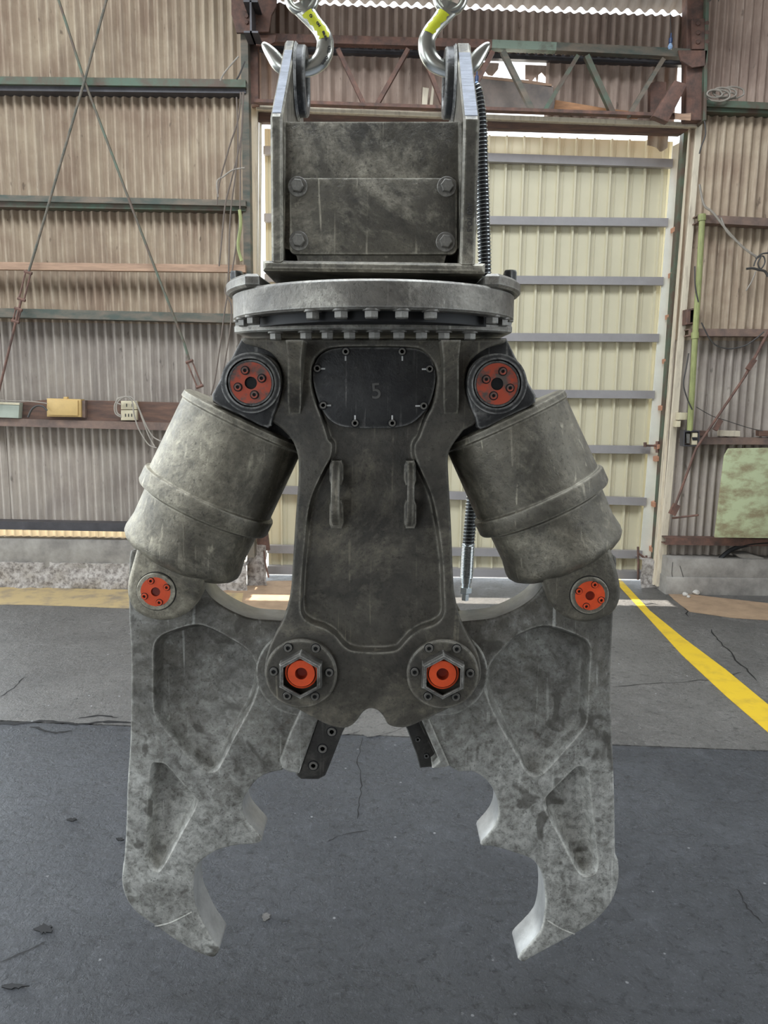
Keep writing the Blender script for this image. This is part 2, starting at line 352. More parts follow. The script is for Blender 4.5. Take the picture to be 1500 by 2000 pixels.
M['yellow_line'] = simple('yellow_floor_paint', (.66,.44,.02), .55, 0, .1, 9, .1, col2=(.50,.33,.03), thr=(.3,.5))
M['tan_paint'] = simple('worn_tan_floor_paint', (.42,.31,.15), .7, 0, .2, 6, .15, col2=(.24,.19,.13), thr=(.34,.52))
M['dirt'] = simple('sandy_dirt', (.37,.25,.155), .9, 0, .15, 8, .2)
M['bulb'] = simple('blue_bulb_glass', (.30,.42,.60), .15)
M['bulb_socket'] = simple('blue_lamp_socket', (.02,.05,.14), .4)
M['ground'] = simple('outdoor_concrete', (.55,.53,.48), .9, 0, .1, 3)
M['tabs'] = simple('terracotta_tab', (.50,.25,.15), .7, 0, .12, 12)
M['stone'] = simple('broken_white_concrete', (.62,.58,.52), .9, 0, .2, 20, .4)
M['roofing'] = simple('dim_roof_sheet', (.30,.27,.25), .9, 0, .2, 3)
M['panel_grey'] = simple('stained_grey_panel', (.24,.19,.16), .7, 0, .2, 5, 0, col2=(.12,.105,.095))
def floormat(name, dark, light, wet=.0, grit=1.0):
    mt, t, b = nt(name); v = coords(t)
    n1 = noisef(t, v, 1.1, 8, .66, .3); n2 = noisef(t, v, 30, 8, .75, .4); n3 = noisef(t, v, 85, 5, .7); n4 = noisef(t, v, 7, 6, .7, .5)
    col = mix(t, ramp(t, n1, .34, .66), dark, light); col = mix(t, math2(t, 'MULTIPLY', ramp(t, n4, .52, .70), .45), col, tuple(min(1, x*1.5) for x in light))
    col = mix(t, math2(t, 'MULTIPLY', ramp(t, n2, .47, .36), .85), col, tuple(x*.45 for x in dark)); col = mix(t, math2(t, 'MULTIPLY', ramp(t, n3, .57, .68), .6), col, tuple(min(1, x*2.2) for x in light))  # dark low spots and pale flecks: the grain's shade and glint put into colour
    vo = N(t, 'ShaderNodeTexVoronoi', feature='F1'); vo.inputs['Scale'].default_value = 14; t.links.new(v, vo.inputs['Vector'])
    sp = math2(t, 'MULTIPLY', ramp(t, vo.outputs['Distance'], .075, .05), ramp(t, n4, .5, .56)); col = mix(t, sp, col, (.45,.45,.46))
    t.links.new(col, b.inputs['Base Color']); t.links.new(ramp(t, n4, .3, .7, .36-wet, .60-wet), b.inputs['Roughness'])
    h = math2(t, 'ADD', n2, math2(t, 'MULTIPLY', n3, .5)); h = math2(t, 'ADD', h, math2(t, 'MULTIPLY', n4, 1.2)); bump(t, b, h, grit, .035); return mt
M['floor_near'] = floormat('black_coated_concrete', (.070,.074,.083), (.122,.127,.139), .16, 1.0)
M['floor_far'] = floormat('grey_floor_concrete', (.088,.083,.077), (.158,.149,.137), .06, .6)

# ================================================================== the setting
YL, YR, YD, YP = 5.75, 5.86, 6.12, 5.88          # left wall, right wall, sliding door, door posts
def zat(px, py, Y): return U(px, py, Y).z
def xat(px, py, Y): return U(px, py, Y).x
def corr(x0, x1, zb, zt, Y, pitch=.0635, amp=.0145, th=.006, ph=0.0, seg=8, lean=0.0):
    """corrugated sheet standing in the XZ plane; zb, zt: height, or function of x"""
    n = max(2, int(round((x1-x0)/pitch*seg))); b = MB(); vs = []
    fb = zb if callable(zb) else (lambda x: zb); ft = zt if callable(zt) else (lambda x: zt)
    for i in range(n+1):
        x = x0+(x1-x0)*i/n; w = amp*math.sin(2*math.pi*x/pitch+ph)
        vs += [(x, Y+w, fb(x)), (x, Y+w+lean, ft(x)), (x, Y+w+th, fb(x)), (x, Y+w+th+lean, ft(x))]
    fs = []
    for i in range(n):
        a, c = 4*i, 4*i+4
        fs += [(a, c, c+1, a+1), (a+2, a+3, c+3, c+2), (a+1, c+1, c+3, a+3), (a, a+2, c+2, c)]
    fs += [(0, 1, 3, 2), (4*n, 4*n+2, 4*n+3, 4*n+1)]
    return b.add(vs, fs)

# ---- floor
fl = empty('floor', (0, 2, 0), kind='structure')
J0, J1 = G(0, 1408), G(1500, 1467)
def jy(x): return J0.y+(J1.y-J0.y)*(x-J0.x)/(J1.x-J0.x)
b = MB().box(-8, 8, -8, 6.3, -.30, -.05); obj('subgrade', b, M['dark'], fl)
def slab(xs, ya, yb, jag, name, mat, top=0.0):
    n = len(xs); vs = []; fs = []
    for x in xs:
        y0, y1 = ya(x), yb(x); vs += [(x, y0, top), (x, y1, top), (x, y0, -.06), (x, y1, -.06)]
    for i in range(n-1):
        a, c = 4*i, 4*i+4; fs += [(a, c, c+1, a+1), (a+2, a+3, c+3, c+2), (a, a+2, c+2, c), (a+1, c+1, c+3, a+3)]
    fs += [(0, 1, 3, 2), (4*n-4, 4*n-2, 4*n-1, 4*n-3)]
    return obj(name, MB().add(vs, fs), mat, fl)
xs = [-8+.04*i for i in range(401)]
def wob(x, s): return noise.noise(Vector((x*5, s, 0)))*.016+noise.noise(Vector((x*19, s, 3)))*.008
def left(x): return 1 if x < -.5 else .25
slab(xs, lambda x: -8, lambda x: jy(x)-.004-abs(wob(x, 1))*left(x), 0, 'floor_slab', M['floor_near'])
slab(xs, lambda x: jy(x)+.004+abs(wob(x, 7))*left(x)*.6, lambda x: 6.3, 0, 'floor_slab', M['floor_far'], .001)
def flat(pts, z, th=.0022): return MB().add([(p.x, p.y, z) for p in pts]+[(p.x, p.y, z-th) for p in pts],
    [tuple(range(len(pts))), tuple(range(2*len(pts)-1, len(pts)-1, -1))]+[(i, (i+1) % len(pts), len(pts)+(i+1) % len(pts), len(pts)+i) for i in range(len(pts))])
ln = flat([G(*p) for p in [(1196,1131),(1207,1143),(1332,1280),(1420,1362),(1500,1431),(1720,1632),(1720,1545),(1500,1377),(1418,1309),(1335,1247),(1270,1194),(1212,1132)]], .0035)
obj('painted_line', ln, M['yellow_line'], fl, label='solid yellow floor line running to the sliding door')
rag = lambda pts: [G(x+random.uniform(-3,3), y+random.uniform(-1.2,1.2)) for x, y in pts]
obj('painted_strip', flat(rag([(-220,1138),(0,1146),(120,1150),(250,1152),(390,1158),(478,1160),(470,1190),(380,1192),(250,1188),(170,1186),(60,1183),(0,1182),(-220,1174)]), .0035), M['tan_paint'], fl, label='worn yellow paint along the foot of the left wall')
obj('dirt_patch', flat(rag([(1298,1152),(1340,1160),(1400,1168),(1500,1180),(1700,1198),(1700,1232),(1500,1212),(1430,1208),(1345,1195),(1318,1172)]), .004), M['dirt'], fl, label='sandy dirt at the foot of the right wall')
obj('dirt_patch', flat(rag([(425,1150),(500,1143),(520,1136),(610,1134),(640,1170),(620,1200),(560,1215),(480,1205),(440,1185)]), .003), M['dirt'], fl)
def crackline(pts, w, name='crack'):
    P = [G(*p) for p in pts]; Q = []
    for a, c in zip(P, P[1:]):
        for k in range(5):
            q = a.lerp(c, k/5); Q.append(q+Vector((random.uniform(-1,1), random.uniform(-1,1), 0))*(c-a).length*.04)
    Q.append(P[-1]); L = []; R_ = []
    for i, q in enumerate(Q):
        t = (Q[min(i+1, len(Q)-1)]-Q[max(i-1, 0)]).normalized(); nn = Vector((-t.y, t.x, 0)); ww = w*random.uniform(.35, 1)*(.3 if i in (0, len(Q)-1) else 1)
        L.append(q+nn*ww); R_.append(q-nn*ww)
    b = MB(); n = len(Q)
    for i in range(n-1): b.add([(p.x, p.y, .0022) for p in (L[i], L[i+1], R_[i+1], R_[i])], [(0,1,2,3)])
    return obj(name, b, M['dark'], fl)
crackline([(-40,1412),(30,1414),(90,1408),(150,1416),(200,1410),(256,1412)], .016); crackline([(60,1420),(110,1432),(140,1428)], .01); crackline([(150,1404),(190,1398),(230,1402)], .008)
crackline([(1330,1160),(1337,1180),(1345,1205)], .006); crackline([(1388,1230),(1405,1255),(1440,1290),(1478,1330)], .006)
crackline([(1200,1342),(1290,1335),(1380,1328),(1450,1312)], .003); crackline([(1437,1735),(1460,1775),(1490,1805)], .003)
crackline([(708,1440),(700,1490),(707,1530),(702,1560),(698,1600)], .0028); crackline([(0,1880),(60,1855),(90,1840)], .004)
crackline([(0,1362),(25,1345),(50,1322)], .004); crackline([(640,1645),(665,1632),(720,1622)], .0022)
for (cx, cy, rx, ry) in [(85,1815,19,10),(28,1927,26,6),(140,1602,10,4),(234,1640,8,4)]:
    obj('floor_pit', flat([G(cx+rx*math.cos(a)*random.uniform(.45,1.15), cy+ry*math.sin(a)*random.uniform(.45,1.15)) for a in [k*math.pi/12 for k in range(24)]], .003), M['dark'], fl)
for (pts) in ([(512,1788),(520,1784),(527,1788),(524,1797),(514,1800)], [(612,1436),(640,1430),(690,1422),(700,1430),(660,1437)], [(715,1428),(770,1416),(790,1420),(760,1432),(720,1440)]):
    obj('scrape_mark', flat([G(x+random.uniform(-2,2), y) for x, y in crom(pts, 3)], .0025), M['floor_far'], fl)

# ---- outdoors beyond the door
obj('ground', MB().box(-40, 40, 6.3, 60, -.3, -.01), M['ground'], kind='structure')

# ---- left wall
wl = empty('wall_left', (-2.4, YL, 0), kind='structure')
XE = xat(484, 600, YL); XS = -3.3
zp = zat(100, 1052, 5.68)
rows = [(zat(240, 1034, YL), zat(240, 826, YL)-.02, M['slate_grey'], 0), (zat(240, 826, YL)-.08, zat(240, 615, YL), M['slate_grey'], .006),
        (zat(240, 615, YL)-.06, zat(240, 165, YL), M['slate_tan'], .0), (zat(240, 165, YL)-.06, 5.3, M['slate_tan'], .006)]
for z0, z1, mt, dy in rows:
    x = XE; k = 0; seam = xat(187, 600, YL)
    edges = [XE, seam+.7*0+0, seam-.72, seam-1.44, XS]; edges = [XE, seam] + [seam-.72, seam-1.44]
    for a, c in zip(edges, edges[1:]):
        obj('corrugated_sheet', corr(c-.03, a, z0, z1+random.uniform(-.004,.004), YL+dy+(k % 2)*.004), mt, wl); k += 1
for a, c in ((XE, -2.2), (-2.2, XS)): obj('corrugated_sheet', corr(c, a, zp-.03, zat(240, 1034, YL)+.02, YL+.015), M['frp'], wl)
def hrail(par, name, pa, pb, Y, w, d, mt, xl=None, xr=None, angle=True):
    A, B = U(*pa, Y), U(*pb, Y); t = (B-A)/(B.x-A.x)
    if xl is not None: A = A+t*(xl-A.x)
    if xr is not None: B = A+t*(xr-A.x)
    b = MB()
    if angle: b.angle(B, A, w, d)                     # leg at the lower edge... flipped so the ledge faces up
    else: b.bar(A, B, d, w, up=(0,0,1))
    return obj(name, b, mt, par)
gx = xat(480, 160, 5.62)
def channel(A, B, h, d, t=.008):                       # C-channel girt, web towards the room, flanges back to the wall
    b = MB(); b.bar(A, B, t, h, up=(0,0,1)); up = Vector((0,0,1))
    b.bar(A+up*(h/2-t/2)+Vector((0,d/2,0)), B+up*(h/2-t/2)+Vector((0,d/2,0)), d, t, up=(0,0,1)); b.bar(A-up*(h/2-t/2)+Vector((0,d/2,0)), B-up*(h/2-t/2)+Vector((0,d/2,0)), d, t, up=(0,0,1)); return b
def girt(y0, y1, yr0, yr1, mt, Y=5.63, xr=480, wood=False, par=None, d=.1):
    A, B = U(0, (y0+y1)/2, Y), U(xr, (yr0+yr1)/2, Y); t = (B-A)/(B.x-A.x); A = A+t*(XS-A.x)
    h = abs(y1-y0)*K(240, y0, Y)
    bb = MB().bar(A, B, .05, h, up=(0,0,1)) if wood else channel(A, B, h, d)
    return obj('batten' if wood else 'girt', bb, mt, par or wl)
girt(150, 164, 156, 170, M['green_steel']); girt(164, 177, 170, 181, M['dark_rail'], Y=5.66)
girt(381, 392, 392, 402, M['girt_mix']); girt(393, 404, 402, 411, M['green_steel'], Y=5.66)
girt(513, 527, 518, 533, M['wood_pink'], wood=True); girt(602, 619, 615, 629, M['girt_mix'], xr=470)
girt(817, 832, 828, 846, M['brown_rail'], xr=470); girt(1018, 1034, 1027, 1043, M['dark_rail'], xr=500)
A, B = U(38, 782, 5.7), U(520, 834, 5.7)
pb = MB().plate(PX([(20,788),(95,780),(170,782),(345,786),(500,792),(500,836),(20,820)], 5.66), 5.66, 5.69, bevel=.003, nb=1)
obj('backing_board', pb, M['wood_brown'], wl)
# concrete plinth and its rough footing
bl = empty('baseboard_left', (-2.4, 5.65, 0), kind='structure')
zm_ = zat(100, 1100, 5.62)
b = MB().plate([(XS, zm_-.04), (xat(470,1080,5.64), zm_-.04), (xat(470,1080,5.64), zp), (XS, zp)], 5.64, 5.86, bevel=.012); obj('plinth', b, M['concrete'], bl)
def rough(x0, x1, z0, z1, y, amp, sx=.03, seed=0, depth=.18):
    nx = int((x1-x0)/sx); nz = max(3, int((z1-z0)/sx)); vs = []; fs = []
    for j in range(nz+1):
        for i in range(nx+1):
            x = x0+(x1-x0)*i/nx; z = z0+(z1-z0)*j/nz; q = Vector((x*9, z*9, seed))
            vs.append((x+noise.noise(q*2)*sx*.3, y-amp*(.4+noise.noise(q)+.6*noise.noise(q*2.7))*(1.3-.5*j/nz), z if j in (0,) else z+noise.noise(q*1.7+Vector((4,4,4)))*sx*.35))
    W_ = nx+1
    for j in range(nz):
        for i in range(nx): a = j*W_+i; fs.append((a, a+1, a+W_+1, a+W_))
    o = len(vs); top = [nz*W_+i for i in range(W_)]; vs += [(vs[i][0], y+depth, vs[i][2]) for i in top]
    fs += [(top[i], top[i+1], o+i+1, o+i) for i in range(nx)]
    lo = [i for i in range(W_)]; return MB().add(vs, fs)
obj('rough_footing', rough(XS, xat(480,1120,5.6), 0, zm_, 5.64, .03), M['aggregate'], bl, sharp=60)
obj('rough_footing', rough(xat(480,1120,5.62)-.02, xat(523,1120,5.85), 0, zat(515,1068,5.75), 5.80, .03, seed=4), M['aggregate'], bl, sharp=60)

# ---- right wall
wr = empty('wall_right', (2.9, YR, 0), kind='structure')
XB = xat(1287, 1100, YR); XF = 4.4
zr = [(zat(1440,1090,YR)-.02, zat(1440,845,YR), M['slate_grey']), (zat(1440,845,YR)-.05, zat(1440,650,YR), M['slate_grey']), (zat(1440,655,YR)-.04, zat(1440,205,YR), M['slate_tan']), (zat(1440,205,YR)-.05, 5.3, M['slate_brown'])]
for k, (z0, z1, mt) in enumerate(zr):
    xx = [XB, XB+.50, XB+1.22, XF]
    for i, (a, c) in enumerate(zip(xx, xx[1:])): obj('corrugated_sheet', corr(a, c+.03, z0, z1, YR+(i % 2)*.004+(k % 2)*.006), mt, wr)
def girtr(pa, pb, h, mt, Y=5.75, wood=False):
    A, B = U(*pa, Y), U(*pb, Y); t = (B-A)/(B.x-A.x); B = A+t*(XF-A.x); hh = h*K(1440, pa[1], Y)
    return obj('batten' if wood else 'girt', MB().bar(A, B, .05, hh, up=(0,0,1)) if wood else channel(A, B, hh, .09), mt, wr)
girtr((1376,201), (1500,207), 12, M['green_steel']); girtr((1376,213), (1500,217), 9, M['green_steel'], 5.78)
girtr((1362,427), (1500,434), 15, M['brown_rail']); girtr((1345,649), (1500,650), 14, M['brown_rail']); girtr((1335,861), (1500,862), 13, M['brown_rail'])
girtr((1300,1057), (1500,1060), 14, M['rust_steel'])
for a, c in ((1366, 1383), (1407, 1446), (1483, 1520)):
    obj('batten', MB().plate(PX([(a,841),(c,842),(c,853),(a,852)], 5.76), 5.76, 5.82, bevel=.003, nb=1), M['wood_cream'] if a == 1407 else M['wood_brown'], wr)
br = empty('baseboard_right', (2.9, 5.75, 0), kind='structure')
zq = zat(1400, 1090, 5.72)
b = MB().plate([(xat(1302,1100,5.74), zq*.45), (XF, zq*.45), (XF, zq), (xat(1302,1100,5.74), zq-.005)], 5.72, 5.98, bevel=.014); obj('plinth', b, M['concrete'], br)
b = MB().plate([(xat(1300,1100,5.74), -.01), (XF, -.01), (XF, zq*.47), (xat(1300,1100,5.74), zq*.47)], 5.70, 5.98, bevel=.01); obj('footing', b, M['concrete'], br)
obj('rough_footing', rough(xat(1247,1120,5.98), xat(1302,1120,5.86), 0, zat(1265,1092,5.95), 5.92, .03, seed=9), M['aggregate'], br, sharp=60)
for pts in ([(1314,1098),(1312,1118),(1315,1140),(1313,1150)], [(1328,1105),(1334,1125),(1338,1152)]):
    obj('crack', MB().tube([U(x, y, 5.7185) for x, y in pts], .0018, 5), M['dark'], br)

# ---- wall over the door
wt = empty('wall_back', (.8, 5.93, 0), kind='structure')
za = lambda x: None
def lineZ(pa, pb, Y):
    A, B = U(*pa, Y), U(*pb, Y); return lambda x: A.z+(B.z-A.z)*(x-A.x)/(B.x-A.x)
xa, xb_ = xat(494,60,5.86), xat(1345,60,5.86)
top = lineZ((640,9), (1335,31), 5.86); bot = lineZ((500,76), (1335,106), 5.86)
for i in range(5):
    a = xa+(xb_-xa)*i/5; c = xa+(xb_-xa)*(i+1)/5
    obj('corrugated_sheet', corr(a, c, lambda x: bot(x)-.03, top, 5.86+(i % 2)*.004, .0635*1.0), M['slate_brown'], wt)
t2 = lineZ((500,92), (1345,122), 5.93); b2 = lineZ((500,224), (1345,256), 5.93)
for pa, pb in ((494, 640), (640, 790), (790, 938)): obj('corrugated_sheet', corr(xat(pa,150,5.93), xat(pb,150,5.93), b2, t2, 5.93, .0635*1.3), M['slate_brown'], wt)
for pa, pb in ((1066, 1200), (1200, 1322)): obj('corrugated_sheet', corr(xat(pa,150,5.93), xat(pb,150,5.93), b2, t2, 5.93, .0635*1.3), M['slate_brown'], wt)
def broken(poly): return MB().plate(PX(poly, 5.93), 5.93, 5.94, bevel=.001, nb=1)
for poly in ([(938,121),(975,123),(973,135),(962,148),(953,146),(945,135),(938,138)], [(1026,126),(1068,128),(1068,170),(1066,150),(1058,141),(1052,146),(1050,166),(1046,150),(1038,160),(1032,155),(1026,155)]):
    obj('broken_sheet', broken(poly), M['slate_brown'], wt)
obj('broken_sheet', corr(xat(1264,270,5.98), xat(1304,270,5.98), lambda x: zat(1285,289,5.98)+.02*math.sin(x*37), zat(1285,252,5.98), 5.98, .0635*1.3), M['slate_tan'], wt, label='short end of slate sheet hanging below the lintel')
obj('ledge_board', MB().plate(PX([(925,146),(1045,158),(1078,164),(1078,171),(1040,164),(925,152)], 5.9), 5.9, 5.93, bevel=.002, nb=1), M['wood_pink'], wt)
obj('infill_panel', MB().plate(PX([(925,152),(1080,168),(1085,216),(1060,220),(925,208)], 5.9), 5.90, 5.925, bevel=.002, nb=1), M['panel_grey'], wt)
# roof sheet resting above that wall, its scalloped end leaves a bright gap
ce = empty('ceiling', (0, 2, 5.0), kind='structure')
rt = lineZ((640,-10), (1335,11), 5.86)
def roofsheet(x0, x1, y0, y1, zf, slope, pitch=.083, amp=.014):
    n = int((x1-x0)/pitch*8); vs = []
    for i in range(n+1):
        x = x0+(x1-x0)*i/n; w = amp*math.sin(2*math.pi*x/pitch); z = zf(x)+w
        vs += [(x, y0, z), (x, y1, z+(y0-y1)*slope), (x, y0, z+.007), (x, y1, z+(y0-y1)*slope+.007)]
    fs = []
    for i in range(n): a, c = 4*i, 4*i+4; fs += [(a, c, c+1, a+1), (a+2, a+3, c+3, c+2), (a, a+2, c+2, c), (a+1, c+1, c+3, a+3)]
    return MB().add(vs, fs)
for i in range(4):
    a = xa-.3+(xb_+.5-xa)*i/4; c = xa-.3+(xb_+.5-xa)*(i+1)/4; obj('roof_sheet', roofsheet(a, c, 5.95, 5.0, rt, .62), M['roofing'], ce)
obj('roof_deck', MB().box(-8, 8, -6, 5.75, 5.9, 5.96), M['roofing'], ce)
ws = empty('added_wall_side', (6.05, 1, 0), kind='structure')  # unseen wall, added to cut the light from the right
for y0, y1, z0 in ((-4.6,-2.2,0),(1.6,5.8,0),(-2.2,1.6,3.9)): obj('added_wall_panel', MB().box(6.0, 6.1, y0, y1, z0, 5.96), M['roofing'], ws)
wf = empty('added_wall_front', (0, -4.55, 0), kind='structure')  # unseen wall, added to hold back light from behind the camera
for x0, x1, z0 in ((-8,-4.6,0),(-2.2,8,0),(-4.6,-2.2,3.3)): obj('added_wall_panel', MB().box(x0, x1, -4.6, -4.5, z0, 5.96), M['roofing'], wf)
for s in (1,): obj('wall_gable', MB().box(min(s*4.7, s*8), max(s*4.7, s*8), 5.7, 5.8, 0, 5.95), M['roofing'], ce)
for x0, x1 in ((XS, XE), (XB, XF)): obj('wall_head', MB().box(x0, x1, 5.75, 5.9, 5.2, 5.95), M['roofing'], ce)
obj('wall_head', MB().box(XE, XB, 4.98, 5.02, zat(750,-60,5.0)+.3, 5.95), M['roofing'], ce)

# ---- door frame, lintel, sliding door
def trim(name, parts): 
    e = None
    for nm, mb, mt in parts:
        if e is None: e = obj(name, mb, mt, kind='structure')
        else: obj(nm, mb, mt, e)
    return e
def postpx(xa0, xa1, ya, xb0, xb1, yb, Y, d): return MB().plate(PX([(xa0,ya),(xa1,ya),(xb1,yb),(xb0,yb)], Y), Y, Y+d, bevel=.003, nb=1)
trim('trim_1', [('', postpx(490,503,206,483,497,1140,YP-.04,.06), M['wood_cream']), ('inner_strip', postpx(506,510,228,498,503,1138,YP,.05), M['wood_cream'])])
trim('trim_2', [('', postpx(1361,1373,238,1283,1297,1146,YP-.04,.06), M['wood_cream']), ('inner_strip', postpx(1350,1359,243,1276,1282,1143,YP,.05), M['wood_cream'])])
trim('trim_3', [('', MB().plate(PX([(500,205),(1362,239),(1362,248),(500,214)], YP-.06), YP-.06, YP, bevel=.003, nb=1), M['wood_cream']),
    ('lintel_beam', MB().plate(PX([(505,216),(1350,249),(1330,262),(505,238)], YP-.01), YP-.01, YP+.05, bevel=.003, nb=1), M['wood_brown'])])
d1 = empty('door_1', (1.2, YD, 0), kind='structure')
dl = lambda py: 519+(py-262)*(-.004); DT = lambda px: 262+(px-942)*.03
XD0, XD1 = xat(519,600,YD), xat(1292,640,YD)
ztop = lineZ((942,263), (1316,275), YD); zbot = zat(1000,1117,YD)
def ribbed(x0, x1, zb, zt, Y):
    pitch = .1315; prof = [(0,0),(.40,0),(.425,-.024),(.525,-.024),(.55,0),(.77,0),(.785,-.005),(.815,-.005),(.83,0)]; xsP = []; k = math.floor((x0-XD1)/pitch)-1
    while XD1+k*pitch < x1+.2:
        for u, w in prof: xsP.append((XD1+(k+u)*pitch, w))
        k += 1
    P = [(x0, 0)]+[p for p in xsP if x0 < p[0] < x1]+[(x1, 0)]; vs = []; fs = []
    for x, w in P: vs += [(x, Y+w, zb), (x, Y+w, zt(x)), (x, Y+w+.003, zb), (x, Y+w+.003, zt(x))]
    for i in range(len(P)-1): a, c = 4*i, 4*i+4; fs += [(a, c, c+1, a+1), (a+2, a+3, c+3, c+2), (a+1, c+1, c+3, a+3)]
    return MB().add(vs, fs)
for i in range(4): obj('door_panel', ribbed(XD0+(XD1-XD0)*i/4, XD0+(XD1-XD0)*(i+1)/4+.0, zbot, ztop, YD+.02), M['door'], d1, sharp=20)
for ya, yb in ((307,318),(430,434),(546,549),(658,660),(768,771),(875,879),(970,981),(1079,1084)):
    Y = YD-.045; A, B = U(948, ya, Y), U(1290, yb, Y); z = (A.z+B.z)/2; sl = (B-A)/(B.x-A.x)
    P0 = A+sl*(XD0-A.x); P1 = A+sl*(xat(1314-(yb-318)*.078, yb, Y)-A.x); h = 15.5*K(1000, ya, Y)
    obj('door_rail', channel(P0, P1, h, .045, .005), M['door_rail'], d1)
obj('bottom_rail', MB().box(XD0, XD1-.0, YD-.05, YD+.03, zbot-.035, zbot+.03), M['door_rail'], d1)
zt2 = ztop(XD1)
fv = U(1314,285,YD-.03); fw = U(1334,275,YD-.03); fx = U(1276,1090,YD-.03); fy = U(1250,1092,YD-.03)
flp = MB().plate([(fv.x,fv.z),(fw.x,fw.z)]+PX([(1328,400),(1317,545),(1311,620),(1304,700),(1296,800),(1290,880),(1283,950),(1281,1000),(1276,1060)], YD-.03)+[(fx.x,fx.z),(fy.x,fy.z)], YD-.03, YD-.015, bevel=.001, nb=1)
obj('edge_flap', flp, M['door_flap'], d1, label='pale flashing flap on the right edge of the door')
bx_ = U(1266, 872, YD-.10)
obj('latch_bolt', MB().tube([U(1260,868,YD-.1), U(1262,870,YD-.1), U(1290,871,YD-.1)], .009, 6).tube([U(1284,862,YD-.1), U(1284,884,YD-.1)], .014, 6).tube([U(1260,864,YD-.1), U(1260,873,YD-.1)], .013, 6), M['rust_steel'], d1)
for px, py in ((1336,353),(1323,446),(1318,535),(1312,617),(1306,704),(1298,796),(1290,872),(1288,896),(1284,985),(1280,1073)):
    obj('bracket_tab', MB().plate(PX([(px-6,py-3),(px+5,py-6),(px+5,py+3),(px-6,py+6)], YD-.12), YD-.12, YD-.04, bevel=.002, nb=1), M['tabs'], d1)

# ---- steel frame: columns and lattice girder
col = empty('steel_column', (xat(485,600,5.7), 5.7, 0), 'green and rusty angle column left of the door opening', 'column')
A, B = U(484,-260,5.72), U(484,1060,5.72); A.x = B.x = (A.x+B.x)/2-.0
obj('flange', MB().bar(Vector((xat(485,500,5.72),5.72,0.25)), Vector((xat(485,500,5.72),5.72,5.2)), .05, .10), M['girt_mix'], col)
obj('web', MB().bar(Vector((xat(497,150,5.78),5.8,zat(497,205,5.78))), Vector((xat(497,150,5.78),5.8,5.2)), .055, .08), M['rust_steel'], col)
obj('gusset_plate', MB().plate(PX([(450,-150),(545,-150),(540,12),(530,30),(525,62),(462,64),(452,28)], 5.62), 5.62, 5.64, bevel=.002, nb=1), M['rust_steel'], col)
obj('gusset_plate', MB().plate(PX([(500,68),(540,68),(537,82),(520,90),(500,88)], 5.66), 5.66, 5.68, bevel=.002, nb=1), M['rust_steel'], col)
for px in (482, 500):
    for py in (8, 20, 32, 44): inst('rivet', hexbolt(.014, .012, M['rust_steel']), col, U(px, py, 5.62), TOCAM)
ib = empty('crane_rail_beam', U(490, 64, 5.3), 'dark I-beam end on the red gusset plate', 'beam')
c = U(490, 64, 5.45); zt_ = U(490, 4, 5.45).z; h_ = zt_-c.z
obj('bottom_flange', MB().box(c.x-.047, c.x+.047, 5.45, 5.62, c.z, c.z+.012), M['dark_rail'], ib); obj('web', MB().box(c.x-.006, c.x+.006, 5.45, 5.62, c.z, zt_+.01), M['dark_rail'], ib)
obj('top_flange', MB().box(c.x-.047, c.x+.047, 5.45, 5.62, zt_, zt_+.012), M['dark_rail'], ib)
cr = empty('steel_column', (xat(1350,600,5.97), 5.97, 0), 'rusty green column behind the right door post', 'column')
xr_ = xat(1322,560,5.97); obj('flange', MB().box(xr_-.035, xr_+.045, 5.95, 6.03, 0, zat(1350,240,5.97)), M['green_steel'], cr)
obj('upper_post', MB().plate(PX([(1340,235),(1377,235),(1384,-160),(1344,-160)], 5.74), 5.74, 5.84, bevel=.004, nb=1), M['rust_steel'], cr)
obj('side_flange', MB().plate(PX([(1374,235),(1380,235),(1389,-160),(1382,-160)], 5.70), 5.70, 5.84, bevel=.003, nb=1), M['green_steel'], cr)
obj('gusset_plate', MB().plate(PX([(1325,98),(1382,98),(1378,128),(1352,132),(1330,118)], 5.70), 5.70, 5.72, bevel=.002, nb=1), M['rust_steel'], cr)
obj('splice_plate', MB().plate(PX([(1352,36),(1384,36),(1383,96),(1352,96)], 5.71), 5.71, 5.735, bevel=.002, nb=1), M['rust_steel'], cr)
for px in (1363, 1380):
    for py in (46, 64, 82): inst('rivet', hexbolt(.016, .012, M['rust_steel']), cr, U(px, py, 5.71), TOCAM)
gd = empty('lattice_girder', (.8, 5.75, 3.4), 'rusty green lattice girder spanning over the door opening', 'girder')
YG = 5.76
def gb(name, pa, pb, w, d, mt, Y=YG): return obj(name, MB().bar(U(*pa, Y), U(*pb, Y), w*K(900, pa[1], Y), d), mt, gd)
gb('top_chord', (498,76), (960,89), 15, .06, M['rust_steel']); gb('top_chord', (960,89), (1085,94), 15, .06, M['green_pale']); gb('top_chord', (1085,94), (1345,107), 15, .06, M['girt_mix'])
gb('back_chord', (498,92), (1340,122), 15, .05, M['dark_rail'], 5.90); gb('bottom_chord', (498,199), (1345,228), 6, .06, M['rust_steel'])
for pa, pb, w, mt in [((660,97),(713,209),8,'rust_steel'),((797,97),(734,209),8,'rust_steel'),((822,97),(868,212),8,'rust_steel'),((962,102),(905,212),9,'rust_steel'),((982,102),(1040,218),10,'girt_mix'),((1128,110),(1062,219),8,'green_steel'),((1145,110),(1197,224),10,'green_steel'),((1295,116),(1226,228),8,'girt_mix')]:
    gb('diagonal', pa, pb, w, .045, M[mt])

